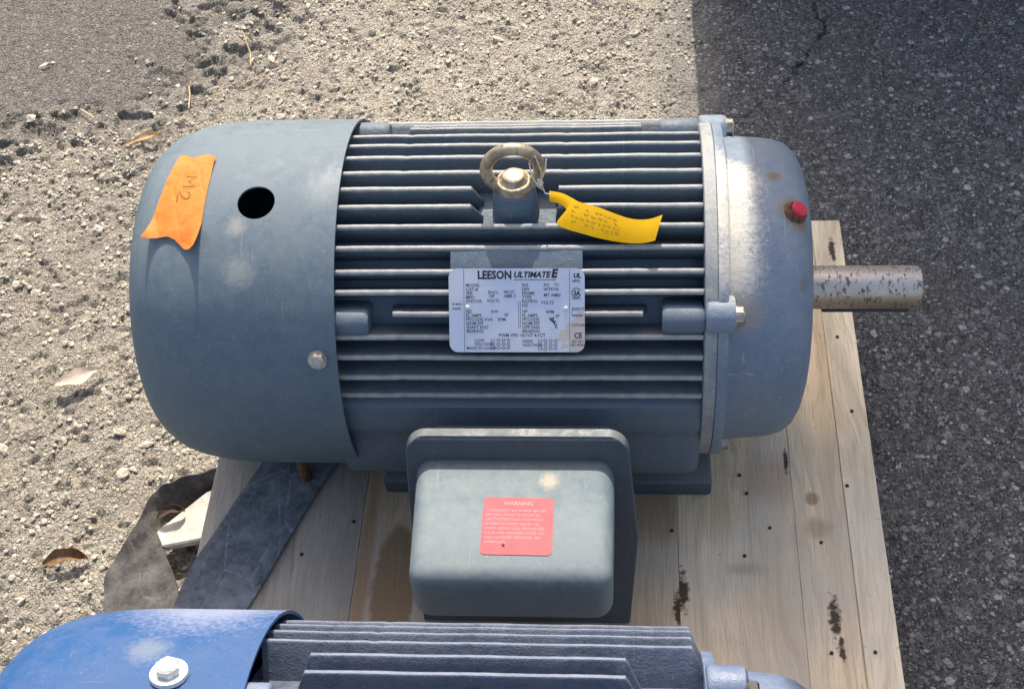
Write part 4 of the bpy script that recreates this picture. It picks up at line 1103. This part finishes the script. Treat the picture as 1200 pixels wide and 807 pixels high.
bmesh.ops.recalc_face_normals(bm, faces=bm.faces)
bmesh.ops.bevel(bm, geom=bm.edges[:], offset=0.0015, segments=2, affect='EDGES')
pp = link('wood_scrap', bm_mesh('wood_scrap', bm), M['pipe'], smooth=40)
tag(pp, 'pale flat wood scrap sticking out from under the pallet inside the looped belt', 'wood scrap')

def leaf_mesh(L, Wd, curl, arch, n=10, m=4, seed=0):
    r = random.Random(seed); V = []
    for i in range(n+1):
        u = i/n; w = Wd*(sin(pi*min(1, u*0.96+0.04))**0.7)*(1+0.18*sin(u*11+seed))
        for k in range(m+1):
            v = k/m*2-1
            V.append((L*(u-0.5), v*w/2 + 0.12*Wd*sin(u*5+seed), arch*sin(pi*u) + curl*v*v*(0.4+u) + r.uniform(-1, 1)*Wd*0.02))
    F = [(i*(m+1)+k, i*(m+1)+k+1, (i+1)*(m+1)+k+1, (i+1)*(m+1)+k) for i in range(n) for k in range(m)]
    me = mesh('dry_leaf', V, F); bm = bmesh.new(); bm.from_mesh(me); bmesh.ops.solidify(bm, geom=bm.faces[:], thickness=0.0005)
    bmesh.ops.recalc_face_normals(bm, faces=bm.faces); bm.to_mesh(me); bm.free(); return me
def gh(x, y): return float(ground_h(np.array([x]), np.array([y]))[0][0])
def leaf(x, y, L, Wd, rz, mat, label, curl=0.006, arch=0.006, up=0.006, seed=0, tilt=(0, 0), name='dry_leaf', cat='leaf'):
    o = link(name, leaf_mesh(L, Wd, curl, arch, seed=seed), mat, loc=(x, y, gh(x, y)+up), rot=(tilt[0], tilt[1], rz), smooth=60)
    return tag(o, label, cat)
M['leafpale'] = simple('pale_dry_leaf', (0.55, 0.46, 0.36), 0.8, 0, 0.15, 60, 0.001)
M['leafbrown'] = simple('brown_dry_leaf', (0.20, 0.11, 0.045), 0.8, 0, 0.5, 60, 0.001)
M['leaftan'] = simple('tan_dry_leaf', (0.48, 0.30, 0.14), 0.75, 0, 0.25, 60, 0.001)
M['straw'] = simple('dry_straw', (0.50, 0.38, 0.22), 0.8, 0, 0.2, 60)
leaf(-0.779, 0.137, 0.068, 0.024, radians(28), M['leafpale'], 'pale beige curled dry leaf lying on the gravel left of the fan cover', 0.004, 0.006, 0.010, 2, (0.25, 0))
leaf(-0.722, -0.160, 0.058, 0.020, radians(12), M['leafbrown'], 'crumpled brown and orange dry leaf on the gravel beside the looped belt', 0.009, 0.010, 0.004, 5, (0.3, 0.1))
leaf(-0.803, 0.660, 0.072, 0.011, radians(22), M['leaftan'], 'narrow tan dry leaf above the orange tape near the fan cover', 0.003, 0.006, 0.008, 8, (0.2, -0.1))
leaf(-1.030, 0.862, 0.022, 0.007, radians(28), M['leafpale'], 'small pale chip on the smooth asphalt at the upper left', 0.001, 0.001, 0.004, 3)
leaf(-0.618, 0.865, 0.022, 0.010, radians(110), M['leafpale'], 'small pale leaf scrap beside the broken asphalt edge at the top', 0.002, 0.002, 0.008, 4)
M['leafdark'] = simple('dark_dry_leaf', (0.075, 0.045, 0.025), 0.85, 0, 0.5, 60, 0.001)
leaf(-0.583, -0.112, 0.036, 0.014, radians(25), M['leafdark'], 'dark brown dry leaf on the end of the pale wood scrap', 0.006, 0.006, 0.040, 6, (0.1, 0.1))
def blade(pts, r, label):
    z0 = gh(pts[0][0], pts[0][1])
    P = [(x-pts[0][0], y-pts[0][1], gh(x, y)-z0+up) for x, y, up in pts]
    o = link('straw', tube_me('straw', P, r, 6), M['straw'], loc=(pts[0][0], pts[0][1], z0)); tag(o, label, 'straw')
blade([(-0.745, 0.745, 0.004), (-0.748, 0.775, 0.006), (-0.755, 0.80, 0.014), (-0.757, 0.82, 0.026)], 0.0013, 'upright dry straw beside the broken asphalt edge')
blade([(-0.738, 0.765, 0.006), (-0.715, 0.762, 0.008), (-0.69, 0.768, 0.010)], 0.0012, 'short flat dry straw below the upright straw')
blade([(-0.655, 0.855, 0.012), (-0.66, 0.885, 0.016), (-0.678, 0.925, 0.022)], 0.0013, 'leaning dry straw near the top of the broken asphalt edge')
blade([(-0.93, 0.735, 0.005), (-0.915, 0.722, 0.008), (-0.90, 0.710, 0.007)], 0.0014, 'pale dry straw at the left end of the broken asphalt edge')
blade([(-0.668, 0.795, 0.006), (-0.645, 0.805, 0.010), (-0.618, 0.825, 0.012)], 0.0013, 'thin dry straw lying across the dark pits above the fan cover')
